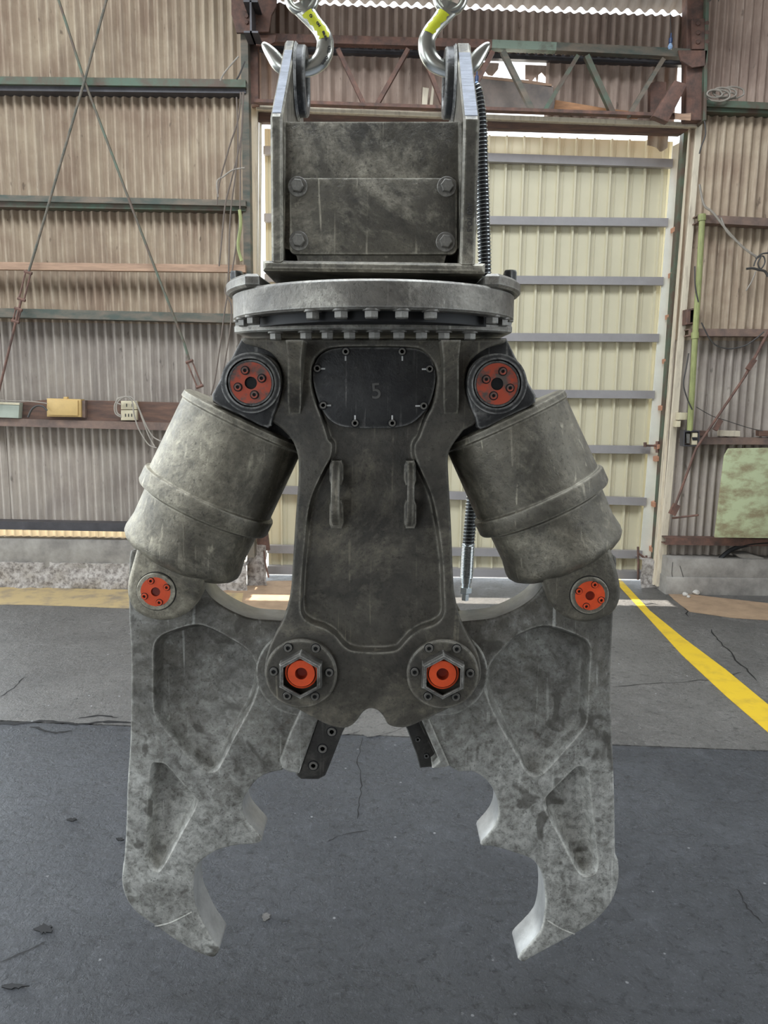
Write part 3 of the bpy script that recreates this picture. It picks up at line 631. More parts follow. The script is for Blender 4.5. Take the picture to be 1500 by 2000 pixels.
# ================================================================== things on and along the walls
def thing(name, label, cat, mb, mt, group=None): return obj(name, mb, mt, label=label, cat=cat, group=group)
def rod(name, label, pts, r, mt, buckle, Y=5.56):
    P = [U(x, y, Y) for x, y in pts]; o = obj(name, MB().tube(P, r, 8), mt, label=label, cat='rod', group='cross bracing on the left wall')
    a, c = U(*buckle[0], Y), U(*buckle[1], Y); t = (c-a).normalized(); s = Vector((-t.z, 0, t.x))*.018
    b = MB().tube([a-s, c-s], .006, 6).tube([a+s, c+s], .006, 6).tube([a-s*1.5, a+s*1.5], .012, 6).tube([c-s*1.5, c+s*1.5], .012, 6)
    obj('turnbuckle', b, M['rust_steel'], o); return o
rod('brace_rod', 'dark brace rod slanting down to the left, upper left wall', [(216,-30),(165,158),(70,485),(55,534)], .009, M['girt_mix'], ((55,532),(42,585)))
rod('brace_rod', 'green brace rod slanting down to the right across the left wall', [(105,-30),(165,158),(250,385),(305,530),(358,665),(371,708)], .009, M['green_steel'], ((370,706),(390,755)), 5.57)
rod('brace_rod', 'lower length of brace rod at the left edge below its turnbuckle', [(42,583),(28,640),(0,755),(-10,800)], .009, M['rust_steel'], ((36,604),(30,628)))
rp = obj('brace_rod', MB().tube([U(1510,630,5.7), U(1455,735,5.7)], .011, 8).tube([U(1455,735,5.7), U(1360,875,5.7), U(1318,990,5.7)], .010, 8), M['rust_steel'], label='rusty brace rod slanting down to the left on the right wall', cat='rod')
obj('clamp', MB().bar(U(1474,702,5.69), U(1460,722,5.69), .03, .03), M['rust_steel'], rp); obj('clamp', MB().bar(U(1408,820,5.69), U(1396,840,5.69), .03, .03), M['rust_steel'], rp); obj('foot_plate', MB().bar(U(1322,985,5.7), U(1312,1005,5.7), .05, .03), M['rust_steel'], rp)
thing('steel_bar', 'short rusty bar sticking out of the right wall near the post', 'bar', MB().tube([U(1313,1012,5.75), U(1364,1006,5.6)], .008, 8), M['rust_steel'])

# switch boxes on the left wall
yb_ = 5.60
sb = empty('switch_box', U(125,816,yb_), 'yellowed switch box on the brown board of the left wall', 'switch box')
obj('case', MB().plate(PX([(91,778),(158,780),(158,815),(91,814)], yb_), yb_, yb_+.07, bevel=.006), M['box_yellow'], sb)
obj('cover', MB().plate(PX([(94,780),(152,782),(152,812),(94,811)], yb_-.015), yb_-.015, yb_-.001, bevel=.005), M['box_yellow'], sb)
obj('side_case', MB().plate(PX([(158,782),(166,782),(166,816),(158,815)], yb_+.02), yb_+.02, yb_+.07, bevel=.003), M['brown_rail'], sb)
obj('top_clip', MB().plate(PX([(124,775),(131,775),(131,779),(124,779)], yb_+.02), yb_+.02, yb_+.05, bevel=.001, nb=1), M['box_yellow'], sb)
for k, (ya, yb2) in enumerate(((783,800),(801,821))):
    so = empty('socket_outlet', U(252, yb2, yb_+.02), ('upper' if k == 0 else 'lower')+' cream socket outlet beside the looped grey cables', 'socket', 'socket outlets on the brown board')
    obj('case', MB().plate(PX([(236,ya),(267,ya),(267,yb2),(236,yb2)], yb_+.02), yb_+.02, yb_+.06, bevel=.004), M['box_cream'], so)
    for px in ((247,258) if k == 0 else (245,251,257)): obj('slot', MB().plate(PX([(px-1,(ya+yb2)/2-3),(px+1.2,(ya+yb2)/2-3),(px+1.2,(ya+yb2)/2+3),(px-1,(ya+yb2)/2+3)], yb_+.019), yb_+.0188, yb_+.022, bevel=.0005, nb=1), M['cable_dark'], so)
gp = obj('junction_box', MB().plate(PX([(-60,783),(38,787),(37,800),(36,817),(-60,813)], 5.6), 5.6, 5.66, bevel=.004), M['box_green'], label='pale green panel box at the left edge of the wall', cat='box')
obj('lid_strip', MB().plate(PX([(-60,783),(38,787),(38,791),(-60,787)], 5.595), 5.595, 5.60, bevel=.001, nb=1), M['box_cream'], gp)
def cable(label, pts, r, mt, Y=5.56, group=None, n=6):
    P = crom(pts, 6, False); return thing('cable', label, 'cable', MB().tube([U(x, y, Y) for x, y in P], r, n), M[mt], group)
cable('black cable looping into the left end of the yellowed box', [(55,815),(62,800),(72,793),(84,794),(92,802)], .007, 'cable_dark')
cable('thin grey wire running along the top of the green box', [(-20,780),(20,783),(60,784),(92,788)], .004, 'cable_grey')
for k, pts in enumerate(([(237,815),(226,808),(224,792),(232,779),(248,776),(258,784),(262,810),(272,840),(290,868),(306,875)], [(236,790),(228,786),(231,778),(252,775),(266,786),(277,815),(290,850),(302,872)], [(237,812),(229,806),(228,790),(240,777),(258,777),(272,800),(284,828),(298,852),(314,862)])):
    cable('grey flex looped round the cream sockets, '+('lowest', 'middle', 'uppermost')[k]+' of three', pts, .005, 'cable_grey', 5.57, 'flexes hanging from the sockets')
lc = [([(466,110),(440,140),(430,158)],'cable_grey','short wire bowed across the sheet above the top girt'),([(470,180),(466,230),(447,290),(428,360),(424,400)],'cable_brown','outermost wire of the bundle beside the left column'),
      ([(474,180),(472,260),(455,340),(440,400),(432,480),(428,520)],'cable_brown','wire of the column bundle bowing out below the top girt'),([(476,180),(470,300),(468,420),(455,520),(440,600),(432,660),(420,740),(412,772)],'cable_brown','long dark wire reaching down to the left cylinder'),
      ([(478,328),(455,332),(436,345),(424,355),(426,385)],'cable_grey','wire crossing from the column to the bundle'),([(462,190),(464,300),(450,420),(446,540),(440,570),(452,600),(447,660),(430,760)],'cable_brown','thin dark wire kinked beside the turntable'),
      ([(468,410),(470,440),(465,480),(472,510)],'pipe_green','short green pipe by the column above the pink batten'),([(478,120),(468,145),(462,155)],'cable_dark','dark wire bent over the top girt at the column')]
for pts, mt, lb in lc: cable(lb, pts, .012 if 'pipe' in mt else .0055, mt, 5.58, 'wires beside the left column')
# right wall
cp = obj('conduit_pipe', MB().tube([U(1372,418,5.72), U(1366,530,5.72), U(1358,650,5.72), U(1352,760,5.72), U(1347,842,5.72)], .021, 10), M['pipe_green'], label='olive green vertical conduit right of the door post', cat='pipe')
for py, px in ((425,1371),(655,1357.5)): obj('coupling', MB().tube([U(px,py-6,5.72), U(px,py+6,5.72)], .027, 10), M['pipe_green'], cp)
ob = empty('switch_box', U(1353,872,5.70), 'open metal switch box below the olive conduit', 'switch box')
obj('case', MB().plate(PX([(1336,841),(1367,841),(1366,872),(1335,872)], 5.70), 5.70, 5.78, pockets=[(PX([(1338,843),(1365,843),(1364,870),(1337,870)], 5.70), .05, .002)], bevel=.002, nb=1), M['dark_rail'], ob)
obj('breaker', MB().plate(PX([(1353,845),(1363,845),(1362,869),(1352,869)], 5.71), 5.71, 5.76, bevel=.002, nb=1), M['box_cream'], ob); obj('terminal', MB().plate(PX([(1353,854),(1362,854),(1362,860),(1353,860)], 5.705), 5.705, 5.72, bevel=.001, nb=1), M['dark'], ob)
obj('terminal', MB().plate(PX([(1340,846),(1348,847),(1347,866),(1341,866)], 5.72), 5.72, 5.76, bevel=.002, nb=1), M['bolt'], ob)
for k, q in enumerate(([(1327,806),(1343,806),(1342,820),(1326,820)], [(1322,823),(1330,822),(1329,834),(1321,834)])):
    thing('fixing_block', ('larger' if k == 0 else 'smaller')+' cream block fixed to the right door post', 'block', MB().plate(PX(q, 5.76), 5.76, 5.83, bevel=.003), M['box_cream'])
du = empty('junction_box', U(1350,632,5.75), 'rusty duct box with a dark opening behind the olive conduit', 'box')
obj('case', MB().plate(PX([(1342,604),(1364,600),(1362,632),(1341,634)], 5.75), 5.75, 5.84, pockets=[(PX([(1349,606),(1362,604),(1358,628),(1348,630)], 5.75), .06, .003)], bevel=.003, nb=1, pm=1), [M['rust_steel'], M['dark']], du)
gb_ = obj('board', MB().plate(PX([(1424,876),(1560,874),(1560,1052),(1397,1050),(1399,1030),(1416,890)], 5.60), 5.60, 5.625, bevel=.004), M['board_green'], label='scuffed pale green board leaning on the right wall', cat='board')
cable('thick black hose arched on top of the right plinth', [(1406,1092),(1425,1076),(1450,1066),(1480,1061),(1540,1058)], .017, 'rubber', 5.76)
ch = MB().plate([(a, c) for a, c in PX([(1436,1083),(1462,1081),(1494,1090),(1484,1098),(1465,1096),(1445,1090)], 5.74)], 5.74, 5.86, bevel=.01); thing('concrete_chunk', 'broken slab of concrete lying on the right plinth', 'rubble', ch, M['concrete'])
thing('concrete_chunk', 'thin pale concrete flake beside the broken slab at the right edge', 'rubble', MB().plate(PX([(1482,1096),(1520,1095),(1520,1101),(1486,1100)], 5.735), 5.735, 5.8, bevel=.004), M['stone'])
def pebble(px, py, r, label):
    b = MB(); c = G(px, py); bm = bmesh.new(); bmesh.ops.create_icosphere(bm, subdivisions=2, radius=r)
    b.add([v.co*(1+.3*noise.noise(v.co*30+Vector((px,0,0))))*1.0 for v in bm.verts], [tuple(v.index for v in f.verts) for f in bm.faces]); bm.free()
    lo = min(v[2] for v in b.v); b.v = [(x+c.x, y+c.y, (z-lo)*.75) for x, y, z in b.v]; thing('stone', label, 'stone', b, M['stone'], 'white rubble at the foot of the right plinth')
pebble(1338,1165,.022,'white stone nearer the door post'); pebble(1345,1168,.014,'smallest white stone between two larger ones'); pebble(1359,1162,.028,'largest white stone below the right plinth')
for k, (pts, mt, r) in enumerate([([(1376,236),(1378,262),(1370,285),(1366,300)],'cable_dark',.005),([(1366,360),(1375,400),(1392,415),(1420,450),(1450,482),(1478,502)],'cable_grey',.008),([(1408,425),(1418,450),(1435,468),(1452,483)],'cable_grey',.007),([(1476,505),(1488,496),(1502,494)],'cable_dark',.006),
      ([(1472,520),(1478,505),(1490,500),(1494,512),(1486,525),(1480,515),(1486,502)],'cable_dark',.005),([(1458,525),(1470,524),(1482,527),(1494,530),(1500,540)],'cable_dark',.009),([(1476,530),(1468,550),(1457,568)],'cable_grey',.005),
      ([(1357,520),(1358,560),(1364,590)],'cable_dark',.005),([(1370,630),(1385,660),(1400,675),(1425,681),(1455,675),(1478,660),(1492,648)],'cable_dark',.005),([(1345,690),(1340,720),(1335,750),(1342,778),(1352,800)],'cable_dark',.005),([(1360,795),(1390,812),(1420,822),(1460,835),(1490,842)],'cable_dark',.003)]):
    lb = ['dark wire bent beside the top of the right door post','thick grey cable sagging from the conduit to the tangle','second grey cable joining the sagging one','wire leaving the tangle at the right edge','looped dark wire of the tangle on the right wall','dark plug piece of the tangle on the right wall','wire end hanging from the tangle','wire behind the olive conduit','dark wire sagging under the brown rail','bowed wire between door post and conduit','thin wire running down to the lower brown rail'][k]
    cable(lb, pts, r, mt, 5.70)
cb = MB()
for k in range(6):
    a = random.uniform(0, 6); cx, cy = 1396+7*k, 183+4*math.sin(k*2.0); rr = random.uniform(13, 24)
    pts = crom([(cx+rr*math.cos(a+t*.9), cy+rr*.5*math.sin(a+t*.9)) for t in range(8)], 4, False); cb.tube([U(x, y, 5.70+.012*k) for x, y in pts], .006, 6)
thing('cable_coil', 'tangled coil of grey-brown cable on the green girt, right wall', 'cable', cb, M['cable_grey'])
# clutter in the girder
thing('plank', 'orange timber plank lying in the girder', 'plank', MB().plate(PX([(1086,195),(1182,211),(1250,219),(1247,230),(1180,226),(1083,212)], 5.83), 5.83, 5.86, bevel=.003), M['wood_orange'])
kb = obj('steel_box_section', MB().plate(PX([(1318,156),(1343,164),(1305,238),(1275,226)], 5.66), 5.66, 5.73, bevel=.004), M['rust_steel'], label='reddish box section leaning forward in the girder corner', cat='box section')
thing('steel_box_section', 'darker box section standing behind the leaning one', 'box section', MB().plate(PX([(1270,162),(1282,158),(1302,160),(1300,190),(1284,222),(1270,225)], 5.82), 5.82, 5.88, bevel=.004), M['rust_steel'])
thing('rubble_lump', 'lump of debris on the bottom chord at the right column', 'rubble', rough(xat(1318,230,5.7), xat(1350,230,5.7), zat(1330,234,5.7), zat(1330,219,5.7), 5.72, .02, .02, 5, .08), M['wood_pink'])
for k, (px, py, tp) in enumerate(((1309,92,70), (931,166,145))):
    bu = empty('light_bulb', U(px, py+6, 5.6), ('blue-tinted bulb hanging in front of the brown sheets at top right' if k == 0 else 'blue-tinted bulb hanging just right of the bracket plate'), 'light bulb', 'hanging bulbs')
    c = U(px, py, 5.6); r = 5*K(px, py, 5.6)
    obj('glass', MB().revolve([(0,-r),(r*.6,-r*.8),(r,0),(r*.8,r*.7),(r*.45,r*1.3),(r*.4,r*1.6)], c, (0,0,1), 14), M['bulb'], bu)
    obj('socket', MB().revolve([(r*.5,r*1.4),(r*.7,r*1.5),(r*.7,r*3.2),(r*.3,r*3.5),(r*.3,r*5)], c, (0,0,1), 12), M['bulb_socket'], bu); obj('cord', MB().tube([c+Vector((0,0,r*4.5)), U(px, tp-45, 5.6)], .003, 5), M['cable_dark'], bu)
for k, q in enumerate(([(823,215),(826,170),(838,172),(836,190),(834,214)], [(838,214),(844,166),(848,170),(845,213)])):
    thing('timber_offcut', ('wider' if k == 0 else 'narrower')+' pale offcut standing in the girder left of the right hook plate', 'offcut', MB().plate(PX(q, 5.84), 5.84, 5.87, bevel=.002, nb=1), M['wood_cream'])
sp = MB().tube([U(1246,1068,6.0), U(1247,1100,6.0), U(1246,1132,6.0)], .009, 6).tube([U(1262,1085,6.0), U(1265,1110,5.98), U(1268,1138,5.97)], .009, 6).tube([U(1246,1080,6.0), U(1262,1092,6.0), U(1272,1090,6.0)], .01, 6)
thing('bent_rebar', 'rusty bent bars at the broken footing right of the door', 'rebar', sp, M['rust_steel'])
sp = MB().tube([U(516,1075,5.8), U(518,1100,5.78), U(525,1128,5.76)], .007, 6).bar(U(512,1040,5.82), U(516,1075,5.82), .09, .03)
thing('bent_rebar', 'rusty scrap and bar at the broken footing left of the door', 'rebar', sp, M['rust_steel'])

# ================================================================== the crusher attachment
YC = 1.70                                       # depth of its middle plane
EX, EZ = Vector((math.cos(ROLL), 0, math.sin(ROLL))), Vector((-math.sin(ROLL), 0, math.cos(ROLL)))
TROT = Matrix.Rotation(-ROLL, 4, 'Y')           # it hangs level with the picture, a hair off plumb
C0 = U(730, 600, YC)
cr_ = empty('demolition_crusher', (C0.x, YC, .14), 'heavy dark steel demolition crusher hanging from two hooks with both jaws open', 'crusher')
BT = lambda Y: 2*YC-Y                            # mirror a depth to the rear side
def part(name, mb, mt, par=None, label=None, sharp=32): return obj(name, mb, mt, par or cr_, label=label, sharp=sharp)
def both(name, c, y0, y1, mt, par, **k):
    part(name, MB().plate(c, y0, y1, **k), mt, par); part(name, MB().plate(c, BT(y1), BT(y0), bevel=.004, nb=1), mt, par)
def disc_px(cx, cy, r, Y): return [(cx+r*math.cos(a), cy+r*math.sin(a)) for a in [2*math.pi*k/48 for k in range(48)]]
def D(cx, cy, Y, prof, n=48, m=0, b=None):      # turned piece facing the camera: prof of (radius in px, metres towards the camera)
    k = K(cx, cy, Y); return (b or MB()).revolve([(r*k, d) for r, d in prof], U(cx, cy, Y), (0,-1,0), n, m, cap=False)

# ---- body
S5 = lambda p: Zm(p, 500, 820, 3.126); SU = lambda p: Zm(p, 400, 480, 2.273)
YB = 1.585
outer = [(470,660),(478,671),(505,678),(533,692),(550,722),(551,760),(539,800),(523,820)] + \
  [(548,836),(569,858),(580,884),(583,910),(582,948),(578,999),(572,1092),(569,1140),(564,1172),(553,1210),(538,1236),(522,1275),(516,1313),(522,1338),(542,1363),(580,1385),(618,1406),(644,1418),(670,1423),(686,1418),(698,1407),(708,1393),(721,1385),(737,1388),(750,1402),(757,1415),(772,1421),(794,1421),(820,1411),(852,1396),(884,1381),(916,1361),(936,1334),(940,1309),(932,1274),(911,1236),(900,1210),(889,1166),(885,1124),(882,1044),(877,948),(875,905),(877,884),(887,865),(906,840)] + \
  [(933,823),(920,795),(909,757),(913,718),(931,693),(958,677),(985,670),(990,661)]
outer = crom(outer[:8], 3, False)[:-1] + crom(outer[7:-8], 3, False)[:-1] + crom(outer[-9:], 3, False)
inner = SU([(545,860),(520,780),(490,700),(468,620),(470,540),(490,490),(540,455),(620,445),(750,444),(880,445),(960,455),(1010,500),(1035,560),(1035,620),(1020,700),(985,770),(955,850)]) + \
  S5([(972,150),(972,210),(1000,290),(1050,400),(1085,500),(1110,620),(1130,750),(1145,900),(1150,1050),(1155,1160),(1140,1215),(1090,1255),(1020,1280),(950,1320),(900,1375),(850,1415),(720,1425),(590,1415),(530,1380),(480,1320),(420,1280),(340,1250),(285,1210),(268,1150),(270,1050),(280,900),(295,750),(310,600),(335,480),(375,380),(420,290),(455,220),(462,150)])
inner = crom(inner, 3)
bm_ = MB().plate(PX(outer, YB), YB, 1.64, pockets=[(PX(inner, YB), .024, .007)], bevel=.005, nb=3)
bm_.plate(PX(outer, YB), BT(1.64), BT(YB), bevel=.005, nb=1)
body = part('body_frame', bm_, M['body'], label='dark cast body with a recessed centre panel', sharp=38)
part('web', MB().plate(PX([(600,662),(860,662),(850,900),(840,1190),(615,1190),(600,900)], 1.64), 1.645, 1.755, bevel=.004, nb=1), M['body'], body)
for q in ([(471,660),(600,660),(600,850),(560,860),(415,790),(412,772)], [(990,660),(860,660),(860,850),(900,860),(1045,795),(1048,778)]):
    part('cylinder_ear', MB().plate(PX(q, 1.63), 1.635, 1.765, bevel=.005), M['lug'], body)
for xl, xr in ((558,592), (862,900)):             # tapered gussets under the top plate
    b = MB(); P = [(xl,664,1.50),(xr,664,1.50),(xl+4,700,1.515),(xr-4,700,1.515),(xl+4,790,1.572),(xr-4,790,1.572),(xl+6,808,1.584),(xr-6,808,1.584)]
    vs = [U(*p) for p in P]+[Vector((U(*p).x, 1.60, U(*p).z)) for p in P]
    b.add(vs, [(0,1,3,2),(2,3,5,4),(4,5,7,6),(0,2,10,8),(2,4,12,10),(4,6,14,12),(1,9,11,3),(3,11,13,5),(5,13,15,7),(0,8,9,1),(6,7,15,14)])
    part('gusset_rib', b, M['body'], body)
cov = crom(SU([(480,560),(485,625),(510,705),(545,765),(600,800),(680,810),(750,811),(820,810),(900,797),(955,760),(1000,700),(1022,620),(1025,560),(1000,492),(950,460),(880,451),(750,450),(620,451),(550,462),(502,495)]), 3)
YV = 1.592
cv = part('cover_plate', MB().plate(PX(cov, YV), YV, YB+.026, bevel=.003), M['lug'], body)
k5 = K(730,760,YV)
for (a, c) in SU([(626,470),(876,470),(500,545),(998,547),(526,708),(972,711),(667,787),(832,787)]):
    inst('socket_bolt', sockbolt(7*k5, .006, M['bolt'], M['dark']), body, U(a, c, YV), TOCAM)
for (a, c), (p, q) in zip(SU([(625,500),(877,500),(524,546),(974,548),(550,709),(945,711),(667,763),(832,763)]), ((0,1),(0,1),(1,0),(1,0),(1,0),(1,0),(0,1),(0,1))):
    w, h = (1.6+3*p), (1.6+3*q); part('paint_mark', MB().plate(PX([(a-w,c-h),(a+w,c-h),(a+w,c+h),(a-w,c+h)], YV), YV-.0012, YV+.001, bevel=.0003, nb=1), M['white_mark'], body)
def text(s, px, py, Y, hpx, mt, par, rot=0.0, ext=.0015, name='lettering', tilt=None):
    cu = bpy.data.curves.new(name, 'FONT'); cu.body = s; cu.size = hpx*K(px, py, Y)/.7; cu.extrude = ext; cu.align_x = 'CENTER'; cu.align_y = 'CENTER'
    cu.bevel_depth = .0004
    t = bpy.data.objects.new(name, cu); COL.objects.link(t); dg = bpy.context.evaluated_depsgraph_get()
    me = bpy.data.meshes.new_from_object(t.evaluated_get(dg)); bpy.data.objects.remove(t); me.materials.clear(); me.materials.append(mt); me.name = name
    return inst(name, me, par, U(px, py, Y), TOCAM @ Matrix.Rotation(rot, 4, 'Z'))
text('5', 735, 765, YV, 30, M['emboss'], body, .1, .003)
for xl, xr, m0, m1 in ((647,672,648,668), (784,813,792,809)):           # two welded step handles on the panel
    Yp = YB+.024; hd = MB()
    for y0, y1 in ((897,946), (974,1030)):
        hd.plate(PX([(m0-4,y0+10),(m0,y0),(m1,y0),(m1+4,y0+10),(m1+4,y1-10),(m1,y1),(m0,y1),(m0-4,y1-10)], Yp), Yp-.022, Yp+.002, bevel=.006)
    prof = [(900,.022),(915,.045),(935,.058),(965,.062),(990,.058),(1010,.045),(1024,.022),(1012,.022),(985,.034),(962,.038),(940,.034),(915,.022)]
    c = []; xA, xB = U(m0+2, 960, Yp).x, U(m1-2, 960, Yp).x
    hd.prismx([(Yp-d, U(730, y, Yp).z) for y, d in prof], xA, xB, bevel=.002)
    part('step_handle', hd, M['body'], body)

# ---- pivots between body and jaws
for cx, cy in ((589,1312), (864,1313)):
    pv = part('pivot_pin', D(cx, cy, YB, [(70,-.01),(70,.012),(67,.016),(46,.018),(0,.018)], 64), M['body'], label='round pivot flange with a big hexagon nut')
    k = K(cx, cy, YB-.018); nb_ = MB().revolve([(47*k,-.002),(47*k,.022),(43*k,.029),(37.5*k,.029),(37.5*k,.022)], U(cx, cy+1, YB-.018), (0,-1,0), 6, phase=math.pi/2, cap=False)
    part('hexagon_nut', nb_, M['nut'], pv, sharp=20)
    b = D(cx, cy+1, YB-.036, [(32,-.006),(32,.003),(28.5,.005)], 40); b = D(cx, cy+1, YB-.036, [(28.5,.005),(28.5,.002),(27,.002)], 40, 1, b)
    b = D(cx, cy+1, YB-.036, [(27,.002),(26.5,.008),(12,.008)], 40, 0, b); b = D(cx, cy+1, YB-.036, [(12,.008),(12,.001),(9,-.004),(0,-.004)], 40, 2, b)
    part('pin_end', b, [M['orange'], M['dark'], M['orange_deep']], pv, label='bright orange painted pin end')
    for j in range(6):
        a = math.pi/3*j+.02; inst('socket_bolt', sockbolt(8*k, .005, M['bolt'], M['dark'], 1.2), pv, U(cx+54*math.cos(a), cy+54*math.sin(a), YB-.018), TOCAM)

# ---- jaws
YJ, TJ = 1.652, .095
L4 = lambda p: Zm(p, 220, 1160, 2.702); R5 = lambda p: Zm(p, 740, 1160, 2.702)
jl = [(252,1090),(264,1075),(300,1085),(360,1120),(388,1138),(394,1144),(412,1168),(436,1186),(466,1201),(496,1210),(550,1214),(600,1222),(650,1250),(665,1300),(640,1360),(610,1395)]
jl2 = [(586,1420),(570,1460),(556,1498),(549,1506)] + [(538,1508),(520,1513),(501,1524),(485,1545),(475,1563),(473,1582),(479,1600),(494,1619),(510,1637),(509,1645),(496,1650),(476,1651)] + \
  [(457,1653),(427,1661),(405,1673),(387,1688),(379,1708),(377,1737),(380,1767),(387,1785),(401,1815),(420,1845),(427,1856),(423,1866),(412,1871)] + \
  [(379,1859),(342,1837),(305,1811),(268,1785),(248,1760),(238,1730),(238.5,1697),(242,1674),(246,1604),(248,1530),(253,1456),(255,1382),(255,1271),(251,1197)]
pl1 = L4([(213,400),(213,300),(232,240),(290,200),(420,160),(500,170),(620,230),(720,300),(765,380),(775,460),(750,560),(700,660),(640,770),(585,880),(552,932),(512,945),(460,920),(380,840),(280,720),(228,645),(213,560)])
pl2 = L4([(205,900),(235,888),(275,895),(310,930),(380,1010),(440,1070),(448,1100),(430,1150),(370,1260),(310,1370),(270,1440),(240,1470),(200,1450),(172,1400),(170,1340),(180,1200),(190,1000)])
jr = [(1205,1100),(1199,1085),(1187,1078),(1150,1085),(1090,1120),(1066,1138),(1060,1146),(1042,1168),(1015,1187),(985,1201),(955,1210),(905,1215),(860,1222),(805,1250),(790,1300),(810,1360),(826,1395)]
jr2 = [(836,1415),(869,1486),(888,1504)] + R5([(430,942),(490,940),(550,970),(595,1020),(625,1090),(632,1160),(615,1220),(580,1270),(540,1315),(545,1333),(590,1335),(640,1345),(720,1370),(800,1400),(840,1440),(864,1490),(876,1560),(880,1640),(870,1730),(850,1790),(800,1850),(750,1900),(735,1930),(765,1945),(800,1925),(900,1870),(1030,1800),(1140,1730),(1215,1650),(1250,1580),(1268,1500),(1265,1410),(1250,1370),(1247,1200),(1243,1000),(1235,800),(1228,600),(1225,450),(1230,300),(1240,100)])
pr1 = R5([(555,440),(580,370),(640,300),(720,220),(820,175),(900,165),(1000,195),(1080,230),(1110,260),(1120,310),(1112,450),(1105,600),(1098,680),(1060,740),(980,830),(900,920),(850,960),(800,960),(760,920),(720,840),(650,720),(590,600),(560,520)])
pr2 = R5([(868,1110),(885,1065),(950,1000),(1030,920),(1075,908),(1105,930),(1115,1000),(1130,1150),(1150,1330),(1160,1420),(1145,1475),(1100,1495),(1060,1480),(1010,1400),(950,1280),(890,1170)])
jaws = []
for side, c, pk, pv in ((-1, jl+jl2, (pl1, pl2), (589,1313)), (1, jr+jr2, (pr1, pr2), (864,1313))):
    cc = PX(crom(c, 3), YJ)
    b = MB().plate(cc, YJ, YJ+TJ, pockets=[(PX(crom(q, 3), YJ), .032, .017) for q in pk], bevel=.006, nb=3, sm=1)
    jw = part('jaw', b, [M['jaw'], M['jaw_side']], label=('left' if side < 0 else 'right')+' crushing jaw with two recessed pockets and a hooked tip', sharp=38); jaws.append(jw)
    k = K(*pv, YJ); part('hub_boss', D(*pv, YJ, [(88,-.004),(88,.006),(85,.009),(0,.009)], 64), M['jaw'], jw)
    wl_ = [(303,1809),(330,1803),(352,1793),(375,1781)] if side < 0 else [(1122,1824),(1100,1816),(1082,1806),(1068,1797)]
    part('weld_or_facet_bead', MB().tube([U(x, y, YJ+.0005) for x, y in crom(wl_, 4, False)], .0022, 6), M['jaw'], jw)  # thin bead standing in for the facet edge of the jaw tip
# blades
jw = jaws[0]
part('blade_holder', MB().plate(PX([(606,1355),(640,1372),(622,1403),(584,1512),(563,1509),(550,1501),(546,1486),(566,1430),(586,1388)], 1.632), 1.632, 1.66, bevel=.006, nb=3), M['jaw'], jw)
part('blade', MB().plate(PX([(630,1380),(680,1410),(672,1426),(668,1434),(642,1500),(635,1516),(622,1523),(588,1523),(576,1513),(584,1505)], 1.643), 1.643, 1.70, bevel=.005, nb=3), M['blade'], jw, label='dark cutting blade with three round bolts')
for a, c in ((648,1429),(630,1462),(612,1495)): inst('socket_bolt', sockbolt(8.5*K(a,c,1.643), .003, M['bolt'], M['dark'], 1.28), jw, U(a, c, 1.643), TOCAM)
jw = jaws[1]
part('blade_holder', MB().plate(PX([(820,1400),(838,1405),(878,1496),(868,1500),(844,1501),(858,1488)], 1.645), 1.645, 1.72, bevel=.004), M['jaw'], jw)
part('blade', MB().plate(PX([(780,1395),(815,1400),(858,1486),(844,1499),(820,1501),(814,1478),(795,1426)], 1.70), 1.70, 1.745, bevel=.004), M['blade'], jw, label='dark cutting blade set back beside the right jaw')
for a, c in ((816,1444),(833,1476)): inst('socket_bolt', sockbolt(5*K(a,c,1.70), .003, M['blade'], M['dark'], 1.2), jw, U(a, c, 1.70), TOCAM)
part('gap_shade_strip', MB().plate(PX([(822,1408),(826,1406),(863,1484),(859,1488)], 1.664), 1.664, 1.70, bevel=.001, nb=1), M['dark'], jw)  # black strip standing in for the shade of the narrow gap by the blade

